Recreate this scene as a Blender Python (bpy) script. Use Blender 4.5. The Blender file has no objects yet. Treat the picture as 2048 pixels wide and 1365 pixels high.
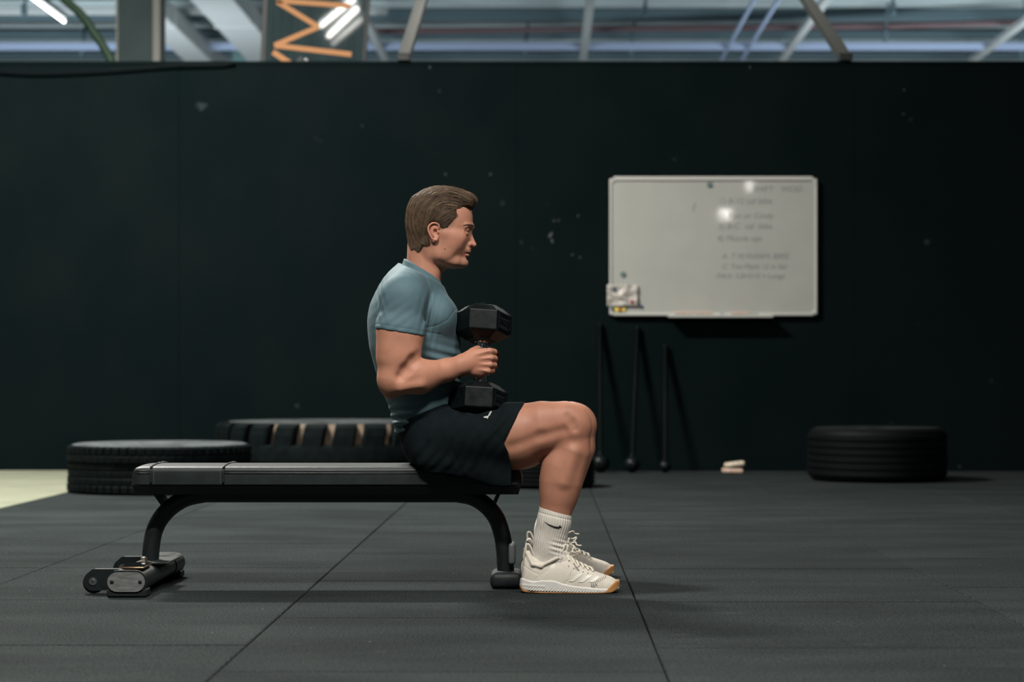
import bpy, bmesh, math, random
import numpy as np
from mathutils import Vector, Matrix

random.seed(7)
rng = np.random.default_rng(7)
S = bpy.context.scene
COL = S.collection

# ------------------------------------------------------------------ camera, world, lights, exposure
FPX = 3982.0            # focal length in pixels of the 2048 px wide frame (70 mm lens)
EYE = 0.67              # camera height
cam_d = bpy.data.cameras.new('camera')
cam_d.lens = 70.0
cam_d.sensor_width = 36.0
cam_d.shift_x = -66.0 / 2048
cam_d.shift_y = 74.5 / 2048
cam_d.clip_end = 200
cam_d.dof.use_dof = True
cam_d.dof.focus_distance = 6.25
cam_d.dof.aperture_fstop = 3.0
cam = bpy.data.objects.new('camera', cam_d)
cam.location = (0, 0, EYE)
cam.rotation_euler = (math.radians(90), 0, 0)
COL.objects.link(cam)
S.camera = cam

S.view_settings.view_transform = 'Standard'
S.view_settings.look = 'None'
S.view_settings.gamma = 1.0
S.view_settings.use_curve_mapping = False
S.view_settings.exposure = 0.0

world = bpy.data.worlds.new('hall_air')
world.use_nodes = True
world.node_tree.nodes['Background'].inputs[0].default_value = (0.70, 0.92, 1.0, 1)
world.node_tree.nodes['Background'].inputs[1].default_value = 0.024
S.world = world

def area(name, loc, target, sx, sy, power, col=(1.0, 0.93, 0.84), spread=180):
    l = bpy.data.lights.new(name, 'AREA')
    l.shape = 'RECTANGLE'; l.size = sx; l.size_y = sy
    l.energy = power; l.color = col; l.spread = math.radians(spread)
    o = bpy.data.objects.new(name, l)
    o.location = loc
    d = Vector(target) - Vector(loc)
    o.rotation_euler = d.to_track_quat('-Z', 'Y').to_euler()
    COL.objects.link(o)
    return o

WARM = (1.0, 0.965, 0.90)
COOL = (0.82, 0.93, 1.0)
# ceiling lamps of the gym side
def down(name, loc, lx, ly, power, col):
    return area(name, loc, (loc[0], loc[1], 0), lx, ly, power, col)
down('lamp_behind_left', (-3.3, 10.6, 5.7), 1.4, 0.12, 1150, WARM)
down('lamp_front_overhead', (-0.7, 2.5, 5.0), 1.5, 0.14, 440, WARM)
down('lamp_front_right', (2.3, 3.2, 4.8), 0.14, 1.4, 170, WARM)
down('lamp_wall_row', (1.9, 11.3, 5.2), 1.5, 0.14, 25, WARM)
down('lamp_turf', (-4.8, 9.0, 4.8), 0.14, 1.5, 50, WARM)
area('flood_right', (3.0, -4.4, 3.4), (0.3, 9.5, 1.0), 0.19, 0.14, 0.75, WARM, 100)
area('flood_right_upper', (2.9, 0.5, 3.4), (0.2, 8.5, 1.0), 0.11, 0.15, 0.35, WARM, 120)
area('roof_fill_left', (-6.5, 25.0, 2.2), (-6.0, 30.0, 6.0), 6.0, 1.2, 330, COOL)  # added fill behind the wall, out of view, to brighten the roof
area('roof_fill_right', (6.0, 25.0, 2.2), (6.0, 30.0, 6.0), 6.0, 1.2, 330, COOL)  # second unseen fill added for the right half of the roof
area('hall_lamp', (0.5, 17.6, 5.5), (0.0, 8.0, 0.0), 3.0, 0.3, 120, WARM)

def W(px, py, y):
    "world point at depth y that stands where the photograph shows pixel (px, py)"
    return Vector(((px - 1090.0) * y / FPX, y, EYE - (py - 757.0) * y / FPX))

# ------------------------------------------------------------------ helpers: objects
def link(o, parent=None):
    COL.objects.link(o)
    if parent is not None:
        o.parent = parent
    return o

def root_loc(p):
    while p.parent is not None:
        p = p.parent
    return p.location.copy()

def thing(name, label, cat, loc, group=None):
    o = bpy.data.objects.new(name, None)
    o.empty_display_size = 0.05
    o.location = loc
    o['label'] = label; o['category'] = cat
    if group: o['group'] = group
    return link(o)

def tag(o, label, cat, group=None):
    o['label'] = label; o['category'] = cat
    if group: o['group'] = group
    return o

def struct(o):
    o['kind'] = 'structure'
    return o

def mesh_obj(name, verts, faces, mat, parent=None, smooth=True, loc=None, sharp=None):
    "verts are world coordinates; the mesh is stored relative to its thing's base"
    v = np.asarray(verts, dtype=np.float64).reshape(-1, 3)
    base = root_loc(parent) if parent is not None else Vector(loc if loc is not None else v.mean(0).tolist())
    if parent is None and loc is None:
        base.z = float(v[:, 2].min())
    v = v - np.array(base)
    me = bpy.data.meshes.new(name)
    if isinstance(faces, np.ndarray):
        nf, k = faces.shape
        me.vertices.add(len(v)); me.vertices.foreach_set('co', v.astype(np.float32).ravel())
        me.loops.add(nf * k); me.loops.foreach_set('vertex_index', faces.astype(np.int32).ravel())
        me.polygons.add(nf); me.polygons.foreach_set('loop_start', np.arange(0, nf * k, k, dtype=np.int32))
        me.update(calc_edges=True)
    else:
        me.from_pydata([tuple(q) for q in v], [], faces)
    me.validate(verbose=False)
    me.polygons.foreach_set('use_smooth', np.full(len(me.polygons), bool(smooth)))
    if smooth and sharp is not None:
        me.update()
        me.set_sharp_from_angle(angle=math.radians(sharp))
    me.materials.append(mat)
    o = bpy.data.objects.new(name, me)
    if parent is None:
        o.location = base
    return link(o, parent)

def paint(o, cols):
    a = o.data.color_attributes.new('tone', 'FLOAT_COLOR', 'POINT')
    c = np.ones((len(o.data.vertices), 4), np.float32); c[:, :3] = cols
    a.data.foreach_set('color', c.ravel())

def copy_tree(o, loc=None, parent=None, label=None):
    c = o.copy(); COL.objects.link(c)
    if parent is not None: c.parent = parent
    if loc is not None: c.location = loc
    if label: c['label'] = label
    for ch in list(o.children):
        copy_tree(ch, None, c)
    return c

def font_mesh(cu, name, mat, parent):
    "lettering turned into a plain mesh"
    tmp = bpy.data.objects.new('tmp', cu)
    me = bpy.data.meshes.new_from_object(tmp)
    bpy.data.objects.remove(tmp); bpy.data.curves.remove(cu)
    me.name = name; me.materials.clear(); me.materials.append(mat)
    return link(bpy.data.objects.new(name, me), parent)

class MB:
    "collects simple shapes into one mesh"
    def __init__(s): s.v = []; s.f = []
    def add(s, v, f):
        n = len(s.v); s.v += [tuple(q) for q in v]; s.f += [tuple(i + n for i in q) for q in f]; return s
    def box(s, lo, hi):
        x0, y0, z0 = lo; x1, y1, z1 = hi
        return s.add([(x0,y0,z0),(x1,y0,z0),(x1,y1,z0),(x0,y1,z0),(x0,y0,z1),(x1,y0,z1),(x1,y1,z1),(x0,y1,z1)],
              [(0,3,2,1),(4,5,6,7),(0,1,5,4),(1,2,6,5),(2,3,7,6),(3,0,4,7)])
    def rbox(s, lo, hi, r=0.005, seg=2, mat=None):
        bm = bmesh.new(); bmesh.ops.create_cube(bm, size=1.0)
        lo = Vector(lo); hi = Vector(hi); c = (lo + hi) / 2; d = hi - lo
        for v in bm.verts: v.co = Vector((v.co.x * d.x, v.co.y * d.y, v.co.z * d.z))
        bmesh.ops.bevel(bm, geom=bm.edges[:], offset=r, segments=seg, affect='EDGES', profile=0.5)
        for v in bm.verts:
            v.co = (mat @ v.co if mat is not None else v.co) + c
        s.add([v.co[:] for v in bm.verts], [[v.index for v in f.verts] for f in bm.faces] if not bm.verts.index_update() else [])
        bm.free(); return s
    def tube(s, path, r, n=10, up=(0, 1, 0), flat=1.0, cap=True, closed=False):
        P = [Vector(p) for p in path]; m = len(P)
        rr = r if hasattr(r, '__len__') else [r] * m
        base = len(s.v); upv = Vector(up)
        for i, p in enumerate(P):
            a = P[(i - 1) % m] if (closed or i > 0) else p
            b = P[(i + 1) % m] if (closed or i < m - 1) else p
            t = (b - a).normalized()
            u = upv - t * upv.dot(t)
            if u.length < 1e-4: u = Vector((1, 0, 0)) - t * t.x
            u.normalize(); w = t.cross(u)
            for k in range(n):
                q = 2 * math.pi * k / n
                s.v.append(tuple(p + u * (math.cos(q) * rr[i]) + w * (math.sin(q) * rr[i] * flat)))
        for i in range(m if closed else m - 1):
            j = (i + 1) % m
            for k in range(n):
                k2 = (k + 1) % n
                s.f.append((base + i*n + k, base + j*n + k, base + j*n + k2, base + i*n + k2))
        if cap and not closed:
            s.f.append(tuple(base + k for k in range(n)))
            s.f.append(tuple(base + (m-1)*n + k for k in reversed(range(n))))
        return s
    def lathe(s, prof, c, n=48, axis='z', closed=False):
        "prof: (radius, height) pairs around a vertical axis through c (or along x / y)"
        base = len(s.v); m = len(prof)
        for k in range(n):
            q = 2 * math.pi * k / n; ca, sa = math.cos(q), math.sin(q)
            for r, h in prof:
                if axis == 'z': s.v.append((c[0] + r*ca, c[1] + r*sa, c[2] + h))
                elif axis == 'y': s.v.append((c[0] + r*ca, c[1] + h, c[2] - r*sa))
                else: s.v.append((c[0] + h, c[1] + r*ca, c[2] + r*sa))
        for k in range(n):
            k2 = (k + 1) % n
            for i in range(m if closed else m - 1):
                j = (i + 1) % m
                s.f.append((base + k*m + i, base + k2*m + i, base + k2*m + j, base + k*m + j))
        return s
    def prism(s, poly, y0, y1):
        "poly: (x, z) outline extruded along y"
        n = len(poly)
        v = [(x, y0, z) for x, z in poly] + [(x, y1, z) for x, z in poly]
        f = [tuple(range(n)), tuple(reversed(range(n, 2*n)))]
        f += [(i, i + n, (i+1) % n + n, (i+1) % n) for i in range(n)]
        return s.add(v, f)
    def build(s, name, mat, parent=None, smooth=False, sharp=None, loc=None):
        o = mesh_obj(name, s.v, s.f, mat, parent, smooth, loc, sharp)
        bm = bmesh.new(); bm.from_mesh(o.data); bmesh.ops.recalc_face_normals(bm, faces=bm.faces[:]); bm.to_mesh(o.data); bm.free()
        return o

def spline(pts, n=8):
    "catmull-rom through points"
    P = [Vector(p) for p in pts]; out = []
    for i in range(len(P) - 1):
        p0 = P[max(i-1, 0)]; p1 = P[i]; p2 = P[i+1]; p3 = P[min(i+2, len(P)-1)]
        for k in range(n):
            t = k / n
            out.append(0.5 * ((2*p1) + (p2-p0)*t + (2*p0-5*p1+4*p2-p3)*t*t + (3*p1-p0-3*p2+p3)*t*t*t))
    out.append(P[-1]); return out

# ------------------------------------------------------------------ helpers: materials
def srgb(r, g, b):
    f = lambda c: (c/255)/12.92 if c/255 <= 0.04045 else (((c/255)+0.055)/1.055)**2.4
    return (f(r), f(g), f(b))

def material(name, col, rough=0.6, metal=0.0, spec=0.5, noise=0.0, nscale=40, bump=0.0, bscale=200, tone=False, sss=0.0,
             emit=None, estr=0, coat=0.0, bdist=0.002, col2=None, detail=4.0, rvar=0.0, stretch=None):
    m = bpy.data.materials.new(name); m.use_nodes = True
    nt = m.node_tree; b = nt.nodes['Principled BSDF']; L = nt.links.new
    b.inputs['Base Color'].default_value = (*col, 1)
    b.inputs['Roughness'].default_value = rough
    b.inputs['Metallic'].default_value = metal
    b.inputs['Specular IOR Level'].default_value = spec
    b.inputs['Coat Weight'].default_value = coat
    tc = nt.nodes.new('ShaderNodeTexCoord')
    src = tc.outputs['Object']
    if stretch:
        mp = nt.nodes.new('ShaderNodeMapping'); mp.inputs['Scale'].default_value = stretch
        L(src, mp.inputs[0]); src = mp.outputs[0]
    base = None
    if tone:
        at = nt.nodes.new('ShaderNodeVertexColor'); at.layer_name = 'tone'
        base = at.outputs[0]; L(base, b.inputs['Base Color'])
    if noise > 0:
        n = nt.nodes.new('ShaderNodeTexNoise'); n.inputs['Scale'].default_value = nscale; n.inputs['Detail'].default_value = detail
        L(src, n.inputs['Vector'])
        mx = nt.nodes.new('ShaderNodeMix'); mx.data_type = 'RGBA'
        r = nt.nodes.new('ShaderNodeMapRange'); r.inputs[1].default_value = 0.3; r.inputs[2].default_value = 0.7
        L(n.outputs[0], r.inputs[0]); L(r.outputs[0], mx.inputs[0])
        if base is None:
            c2 = col2 if col2 else tuple(min(1, c*(1+noise)) for c in col)
            c1 = tuple(c*(1-noise) for c in col) if not col2 else col
            mx.inputs[6].default_value = (*c1, 1); mx.inputs[7].default_value = (*c2, 1)
        else:
            h1 = nt.nodes.new('ShaderNodeHueSaturation'); h1.inputs['Value'].default_value = 1 - noise; L(base, h1.inputs['Color'])
            h2 = nt.nodes.new('ShaderNodeHueSaturation'); h2.inputs['Value'].default_value = 1 + noise; L(base, h2.inputs['Color'])
            L(h1.outputs[0], mx.inputs[6]); L(h2.outputs[0], mx.inputs[7])
        L(mx.outputs[2], b.inputs['Base Color'])
        if rvar > 0:
            rr = nt.nodes.new('ShaderNodeMapRange'); rr.inputs[1].default_value = 0.3; rr.inputs[2].default_value = 0.7
            rr.inputs[3].default_value = rough - rvar; rr.inputs[4].default_value = rough + rvar
            L(n.outputs[0], rr.inputs[0]); L(rr.outputs[0], b.inputs['Roughness'])
    if bump > 0:
        n2 = nt.nodes.new('ShaderNodeTexNoise'); n2.inputs['Scale'].default_value = bscale; n2.inputs['Detail'].default_value = 3
        L(src, n2.inputs['Vector'])
        bp = nt.nodes.new('ShaderNodeBump'); bp.inputs['Strength'].default_value = bump; bp.inputs['Distance'].default_value = bdist
        L(n2.outputs[0], bp.inputs['Height']); L(bp.outputs[0], b.inputs['Normal'])
    if sss > 0:
        b.inputs['Subsurface Weight'].default_value = sss
        b.inputs['Subsurface Radius'].default_value = (1.0, 0.35, 0.2)
        b.inputs['Subsurface Scale'].default_value = 0.006
    if emit:
        b.inputs['Emission Color'].default_value = (*emit, 1); b.inputs['Emission Strength'].default_value = estr
    return m

M = {}
M['metal_black'] = material('black_powder_coat', (0.007, 0.0105, 0.0112), 0.42, 0, 0.5, 0.25, 60, 0.12, 900)
M['leather'] = material('black_vinyl', (0.013, 0.0180, 0.0190), 0.46, 0, 0.32, 0.2, 25, 0.25, 700, bdist=0.0015)
M['thread'] = material('grey_thread', (0.16, 0.165, 0.16), 0.8)
M['tray'] = material('black_plastic', (0.008, 0.011, 0.011), 0.5, 0, 0.4)
M['rubber'] = material('black_rubber', (0.011, 0.0145, 0.015), 0.55, 0, 0.3, 0.25, 50, 0.2, 500)
M['tyre_plain'] = material('plain_tyre', (0.0016, 0.0028, 0.0030), 0.6, 0, 0.12)
M['tyre_plain_side'] = material('plain_tyre_side', (0.014, 0.018, 0.0185), 0.5, 0, 0.3, 0.4, 9)
M['rubber_db'] = material('dumbbell_rubber', (0.0028, 0.0052, 0.0057), 0.40, 0, 0.17, 0.3, 35, 0.05, 600, rvar=0.08)
M['chrome'] = material('chrome', (0.75, 0.75, 0.73), 0.14, 1.0)
M['steel'] = material('zinc_steel', (0.55, 0.56, 0.56), 0.3, 1.0)
M['cap_grey'] = material('worn_grey_cap', (0.15, 0.155, 0.152), 0.45, 0, 0.5, 0.3, 30, 0.1, 100, stretch=(1, 1, 4))
M['grey_plastic'] = material('grey_plastic', (0.10, 0.115, 0.12), 0.4)
M['tyre'] = material('tyre_rubber', (0.0030, 0.0055, 0.0058), 0.7, 0, 0.06, 0.35, 18, 0.2, 120)
M['tyre_side'] = material('toplit_tyre_side', (0.062, 0.072, 0.074), 0.55, 0, 0.35, 0.4, 9, 0.2, 60)  # paler than the tread: light from above put into the sidewall colour
M['tyre_dust'] = material('dirt_in_tread', (0.15, 0.112, 0.082), 0.8, 0, 0.3, 0.45, 14)
M['screw'] = material('dull_screw', (0.035, 0.042, 0.042), 0.6)
M['mace_black'] = material('mace_black', (0.0018, 0.0034, 0.0036), 0.5, 0, 0.06)
M['white_board'] = material('whiteboard_enamel', (0.345, 0.350, 0.325), 0.035, 0, 0.5, 0.03, 5)
M['board_frame'] = material('board_frame', (0.42, 0.42, 0.395), 0.35, 0)
M['ink'] = material('faded_marker', (0.17, 0.19, 0.185), 0.6)
M['magnet_dark'] = material('magnet_teal', (0.10, 0.16, 0.16), 0.4)
M['magnet_blue'] = material('magnet_blue', (0.010, 0.045, 0.10), 0.4)
M['magnet_red'] = material('magnet_red', (0.30, 0.025, 0.025), 0.4)
M['yellow'] = material('yellow_paper', (0.62, 0.50, 0.08), 0.7)
M['sleeve'] = material('clear_film', (0.37, 0.345, 0.315), 0.18, 0, 0.6)
M['pale_cloth'] = material('pale_pad', (0.55, 0.47, 0.38), 0.8, 0, 0.3, 0.2, 40)
M['pale_foam'] = material('pinkish_pad', (0.50, 0.36, 0.29), 0.8, 0, 0.3, 0.2, 40)
M['glass_black'] = material('phone_glass', (0.006, 0.006, 0.007), 0.06)
M['bronze'] = material('bronze_frame', (0.28, 0.17, 0.10), 0.3, 0.8)
M['roof'] = material('roof_sheet', (0.40, 0.46, 0.46), 0.6, 0, 0.4, 0.25, 2.0, 0, 10, stretch=(0.35, 1.5, 1))
M['white_steel'] = material('white_steel', (0.52, 0.54, 0.53), 0.5, 0)
M['blue_steel'] = material('bluish_steel', (0.40, 0.48, 0.66), 0.5, 0)
M['dark_blue_steel'] = material('dark_steel', (0.10, 0.15, 0.17), 0.5, 0)
M['pipe_red'] = material('dull_red_pipe', (0.13, 0.075, 0.08), 0.5)
M['column_grey'] = material('column_grey', (0.18, 0.255, 0.26), 0.7, 0, 0.3, 0.1, 3)
M['column_lit'] = material('column_lit', (0.85, 0.85, 0.78), 0.6)  # bright colour stands in for light on the column's side
M['green'] = material('green_hose', (0.05, 0.11, 0.06), 0.5)
M['strut'] = material('olive_strut', (0.030, 0.034, 0.027), 0.5)
M['orange'] = material('sign_orange', (0.55, 0.24, 0.08), 0.6)
M['sign'] = material('sign_vinyl', (0.035, 0.055, 0.06), 0.03, 0, 0.7, 0.15, 3, stretch=(8, 1, 0.4))
M['lamp_body'] = material('lamp_housing', (0.22, 0.27, 0.30), 0.5)
M['led'] = material('led_tube', (1, 1, 1), 0.4, emit=(1.0, 0.97, 0.90), estr=7)
M['led_key'] = material('bright_led_tube', (1, 1, 1), 0.4, emit=(1.0, 0.95, 0.86), estr=60)
M['led_streak'] = material('streak_tube', (1, 1, 1), 0.4, emit=(1.0, 0.95, 0.88), estr=9)  # for the added tube behind the faint streak in the sign
M['teal_box'] = material('teal_plastic', (0.22, 0.36, 0.36), 0.6)

def floor_material():
    m = material('rubber_tile', (0.045, 0.048, 0.047), 0.85, 0, 0.03)
    nt = m.node_tree; b = nt.nodes['Principled BSDF']; L = nt.links.new
    geo = nt.nodes.new('ShaderNodeNewGeometry'); oi = nt.nodes.new('ShaderNodeObjectInfo')
    def noise(scale, detail, st=None):
        n = nt.nodes.new('ShaderNodeTexNoise'); n.inputs['Scale'].default_value = scale; n.inputs['Detail'].default_value = detail
        if st:
            mp = nt.nodes.new('ShaderNodeMapping'); mp.inputs['Scale'].default_value = st; L(geo.outputs['Position'], mp.inputs[0]); L(mp.outputs[0], n.inputs['Vector'])
        else: L(geo.outputs['Position'], n.inputs['Vector'])
        return n.outputs[0]
    def mrange(s, a, b2, c, d):
        r = nt.nodes.new('ShaderNodeMapRange'); r.inputs[1].default_value = a; r.inputs[2].default_value = b2
        r.inputs[3].default_value = c; r.inputs[4].default_value = d; L(s, r.inputs[0]); return r.outputs[0]
    def math_(op, a, b2):
        n = nt.nodes.new('ShaderNodeMath'); n.operation = op
        for i, q in enumerate((a, b2)):
            if isinstance(q, (int, float)): n.inputs[i].default_value = q
            else: L(q, n.inputs[i])
        return n.outputs[0]
    fine = mrange(noise(150, 3), 0.3, 0.7, 0.3, 1.8)            # granulate
    wear = mrange(noise(2.2, 5, (0.7, 1.6, 1)), 0.35, 0.68, 0.82, 1.22)   # traffic wear
    tile = mrange(oi.outputs['Random'], 0, 1, 0.90, 1.10)
    v = math_('MULTIPLY', math_('MULTIPLY', fine, wear), tile)
    vor = nt.nodes.new('ShaderNodeTexVoronoi'); vor.inputs['Scale'].default_value = 16; L(geo.outputs['Position'], vor.inputs['Vector'])
    speck = math_('LESS_THAN', vor.outputs['Distance'], 0.052)
    sep = nt.nodes.new('ShaderNodeSeparateColor'); L(vor.outputs['Color'], sep.inputs[0])
    speck = math_('MULTIPLY', speck, math_('GREATER_THAN', sep.outputs[0], 0.86))
    chalk = math_('MULTIPLY', mrange(noise(9, 6, (0.5, 1.4, 1)), 0.66, 0.82, 0, 1), 0.14)
    speck = math_('MAXIMUM', math_('MULTIPLY', speck, 0.8), chalk)
    hsv = nt.nodes.new('ShaderNodeMix'); hsv.data_type = 'RGBA'; hsv.blend_type = 'MULTIPLY'; hsv.inputs[0].default_value = 1.0
    hsv.inputs[6].default_value = (0.0185, 0.0232, 0.0236, 1)
    cmb = nt.nodes.new('ShaderNodeCombineColor')
    for i in range(3): L(v, cmb.inputs[i])
    L(cmb.outputs[0], hsv.inputs[7])
    mx = nt.nodes.new('ShaderNodeMix'); mx.data_type = 'RGBA'; L(speck, mx.inputs[0]); L(hsv.outputs[2], mx.inputs[6]); mx.inputs[7].default_value = (0.19, 0.18, 0.16, 1)
    L(mx.outputs[2], b.inputs['Base Color'])
    bp = nt.nodes.new('ShaderNodeBump'); bp.inputs['Strength'].default_value = 0.35; bp.inputs['Distance'].default_value = 0.002
    L(noise(300, 2), bp.inputs['Height']); L(bp.outputs[0], b.inputs['Normal'])
    return m
M['tile'] = floor_material()
M['subfloor'] = material('dark_joint', (0.010, 0.012, 0.012), 0.9)
M['turf'] = material('pale_turf', (0.175, 0.185, 0.135), 0.9, 0, 0.2, 0.12, 3, 0.5, 400, bdist=0.004)

def wall_material():
    m = material('black_plywood', (0.020, 0.026, 0.026), 0.85, 0, 0.015)
    nt = m.node_tree; b = nt.nodes['Principled BSDF']; L = nt.links.new
    geo = nt.nodes.new('ShaderNodeNewGeometry')
    mp = nt.nodes.new('ShaderNodeMapping'); mp.inputs['Scale'].default_value = (1, 1, 0.8); L(geo.outputs['Position'], mp.inputs[0])
    n = nt.nodes.new('ShaderNodeTexNoise'); n.inputs['Scale'].default_value = 2.2; n.inputs['Detail'].default_value = 7; L(mp.outputs[0], n.inputs['Vector'])
    r = nt.nodes.new('ShaderNodeMapRange'); r.inputs[1].default_value = 0.35; r.inputs[2].default_value = 0.75; L(n.outputs[0], r.inputs[0])
    mx = nt.nodes.new('ShaderNodeMix'); mx.data_type = 'RGBA'; L(r.outputs[0], mx.inputs[0])
    mx.inputs[6].default_value = (0.0027, 0.0058, 0.0062, 1); mx.inputs[7].default_value = (0.0040, 0.0073, 0.0075, 1)
    # pale scuffs
    n2 = nt.nodes.new('ShaderNodeTexNoise'); n2.inputs['Scale'].default_value = 7; n2.inputs['Detail'].default_value = 2; L(geo.outputs['Position'], n2.inputs['Vector'])
    r2 = nt.nodes.new('ShaderNodeMapRange'); r2.inputs[1].default_value = 0.74; r2.inputs[2].default_value = 0.80; r2.inputs[4].default_value = 0.15; L(n2.outputs[0], r2.inputs[0])
    m2 = nt.nodes.new('ShaderNodeMix'); m2.data_type = 'RGBA'; L(r2.outputs[0], m2.inputs[0]); L(mx.outputs[2], m2.inputs[6]); m2.inputs[7].default_value = (0.10, 0.13, 0.13, 1)
    L(m2.outputs[2], b.inputs['Base Color'])
    return m
M['wall'] = wall_material()

# ------------------------------------------------------------------ floor of rubber tiles
PITCH = 1.024; X0 = 0.275; ROW = 1.022
floor = struct(mesh_obj('floor', *(lambda b: (b.v, b.f))(MB().box((-9, -4, -0.06), (9, 42, -0.024))), M['subfloor'], smooth=False, loc=(0, 0, 0)))
tb = MB().rbox((-PITCH/2 + 0.0020, -ROW/2 + 0.0020, -0.0236), (PITCH/2 - 0.0020, ROW/2 - 0.0020, 0.0), 0.0030, 1)
tile_me = None
first_row = {-3: 5.0, -2: 5.0, -1: 5.565, 0: 5.97, 1: 6.37, 2: 5.75, 3: 6.1, 4: 5.6}
for k in range(-3, 5):
    y = first_row[k] - 4 * ROW
    while y < 14.35:
        c = (X0 + (k + 0.5) * PITCH, y + ROW / 2, 0)
        if tile_me is None:
            t = tb.build('rubber_tile', M['tile'], None, False, loc=(0, 0, 0)); tile_me = t.data; t.parent = floor; t.location = c
        else:
            t = bpy.data.objects.new('rubber_tile', tile_me); link(t, floor); t.location = c
        if y + ROW > 14.38:                      # last row is cut at the wall
            t.scale.y = (14.385 - y) / ROW; t.location.y = (y + 14.385) / 2
        t.location.z = random.uniform(-0.0012, 0.0)
        t.rotation_euler.z = random.uniform(-0.0006, 0.0006)
        y += ROW
XT = X0 - 3 * PITCH - 0.004
turf = MB().rbox((XT - 5.0, -1.0, -0.0239), (XT, 14.385, 0.004), 0.004, 1).build('turf_strip', M['turf'])
tag(turf, 'pale green artificial turf strip at the left edge of the black rubber floor', 'turf')

# ------------------------------------------------------------------ black partition wall, made of sheets
YW = 14.40; WTOP = 2.965
wall = struct(MB().box((-9, YW + 0.02, -0.03), (9, YW + 0.12, WTOP - 0.03)).build('wall_back', M['wall'], loc=(0, YW, 0)))
for i in range(-4, 4):
    x = -0.206 + 2.44*i
    MB().rbox((x + 0.0008, YW, 0.001), (x + 2.44 - 0.0008, YW + 0.0198, WTOP - 0.031), 0.0012, 1).build('wall_panel', M['wall'], wall)
MB().rbox((-9, YW - 0.004, WTOP - 0.0298), (9, YW + 0.13, WTOP), 0.004, 1).build('top_rail', M['wall'], wall)
for sx, sy in ((891, 349), (981, 349), (1108, 442), (1117, 442), (1145, 510), (1160, 515), (1807, 228), (1808, 180), (1919, 934), (1500, 135), (860, 135)):
    p = W(sx, sy, YW)
    MB().lathe([(0.0, -0.0035), (0.006, -0.003), (0.007, -0.0002)], p, 10, 'y').build('screw', M['screw'], wall)
# pale paint chips beside the whiteboard
for sx, sy, a, l in ((1101, 470, 0.5, 0.05), (1104, 482, -0.2, 0.035), (1156, 432, 0.1, 0.02)):
    p = W(sx, sy, YW); ca, sa = math.cos(a), math.sin(a)
    poly = [(p.x + l*(u*sa + v*ca*0.35), p.z + l*(u*ca - v*sa*0.35)) for u, v in ((-0.5,-0.2),(-0.2,-0.6),(0.3,-0.3),(0.55,0.1),(0.1,0.6),(-0.35,0.4))]
    MB().prism(poly, YW - 0.0006, YW).build('paint_chip', M['screw'], wall)
# cable drooping along the top of the wall, top left
cb = MB().tube(spline([W(-60, 138, 14.37), W(60, 146, 14.37), W(180, 143, 14.37), W(280, 136, 14.37), W(350, 131, 14.37), W(440, 129, 14.37), W(470, 127, 14.38)], 6), 0.008, 8)
tag(cb.build('cable', M['mace_black'], None, True), 'black cable drooping along the top left of the black wall', 'cable')

# ------------------------------------------------------------------ whiteboard
yb = YW - 0.03
def board():
    a = W(1219, 360, yb); b = W(1634, 631, yb)
    t = thing('whiteboard', 'large white wall board with faint handwriting on the black wall', 'whiteboard', (a.x, YW, b.z))
    MB().rbox((a.x + 0.012, yb - 0.002, b.z + 0.012), (b.x - 0.012, YW - 0.002, a.z - 0.004), 0.002, 1).build('writing_surface', M['white_board'], t)
    fr = [MB().rbox((a.x, yb - 0.010, b.z + 0.02), (a.x + 0.016, YW - 0.001, a.z - 0.010), 0.004, 2),
          MB().rbox((b.x - 0.016, yb - 0.010, b.z + 0.02), (b.x, YW - 0.001, a.z - 0.010), 0.004, 2),
          MB().rbox((a.x + 0.03, yb - 0.012, a.z - 0.006), (b.x - 0.03, YW - 0.001, a.z + 0.024), 0.005, 2),
          MB().rbox((a.x + 0.026, yb - 0.012, b.z - 0.004), (b.x - 0.026, YW - 0.001, b.z + 0.018), 0.005, 2)]
    for f in fr: f.build('frame_rail', M['board_frame'], t)
    for x in (a.x, b.x - 0.034):
        for z in (b.z + 0.004, a.z - 0.022):
            MB().rbox((x, yb - 0.011, z), (x + 0.034, YW - 0.001, z + 0.03), 0.006, 2).build('corner_cap', M['board_frame'], t)
    c = W(1336, 630, yb); d = W(1544, 636, yb)
    MB().rbox((c.x, yb - 0.085, d.z), (d.x, yb - 0.005, d.z + 0.012), 0.004, 2).rbox((c.x, yb - 0.09, d.z), (d.x, yb - 0.082, d.z + 0.022), 0.003, 2).build('pen_tray', M['board_frame'], t)
    return t, a, b, d
wb, A, B, D = board()
def text(txt, px, py, h, parent, mat, y, shear=0.15, width=None, ext=0.0004, rot=None):
    cu = bpy.data.curves.new('writing', 'FONT'); cu.body = txt; cu.size = h; cu.extrude = ext; cu.shear = shear
    o = font_mesh(cu, 'writing', mat, parent); o['kind'] = 'stuff'
    p = W(px, py, y) - root_loc(parent)
    o.location = p; o.rotation_euler = (math.radians(90), 0, 0) if rot is None else rot
    return o
lines = [('SHIFT   WOD', 1505, 384, .060), ('1) 8-12 cal bike', 1437, 408, .062), ('2) Run or Cindy', 1437, 437, .060),
         ('3) B-C  cal  bike', 1435, 458, .060), ('4) Muscle ups', 1434, 482, .058),
         ('A: T M.WARM, BIKE', 1443, 518, .056), ('C: Toe Plank 12 in bar', 1443, 538, .052), ('MAX: 5,8+5+5 + Lunge', 1432, 557, .052)]
for txt, px, py, h in lines:
    text(txt, px, py, h, wb, M['ink'], yb - 0.0026)
sm = W(1388, 415, yb)
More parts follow.
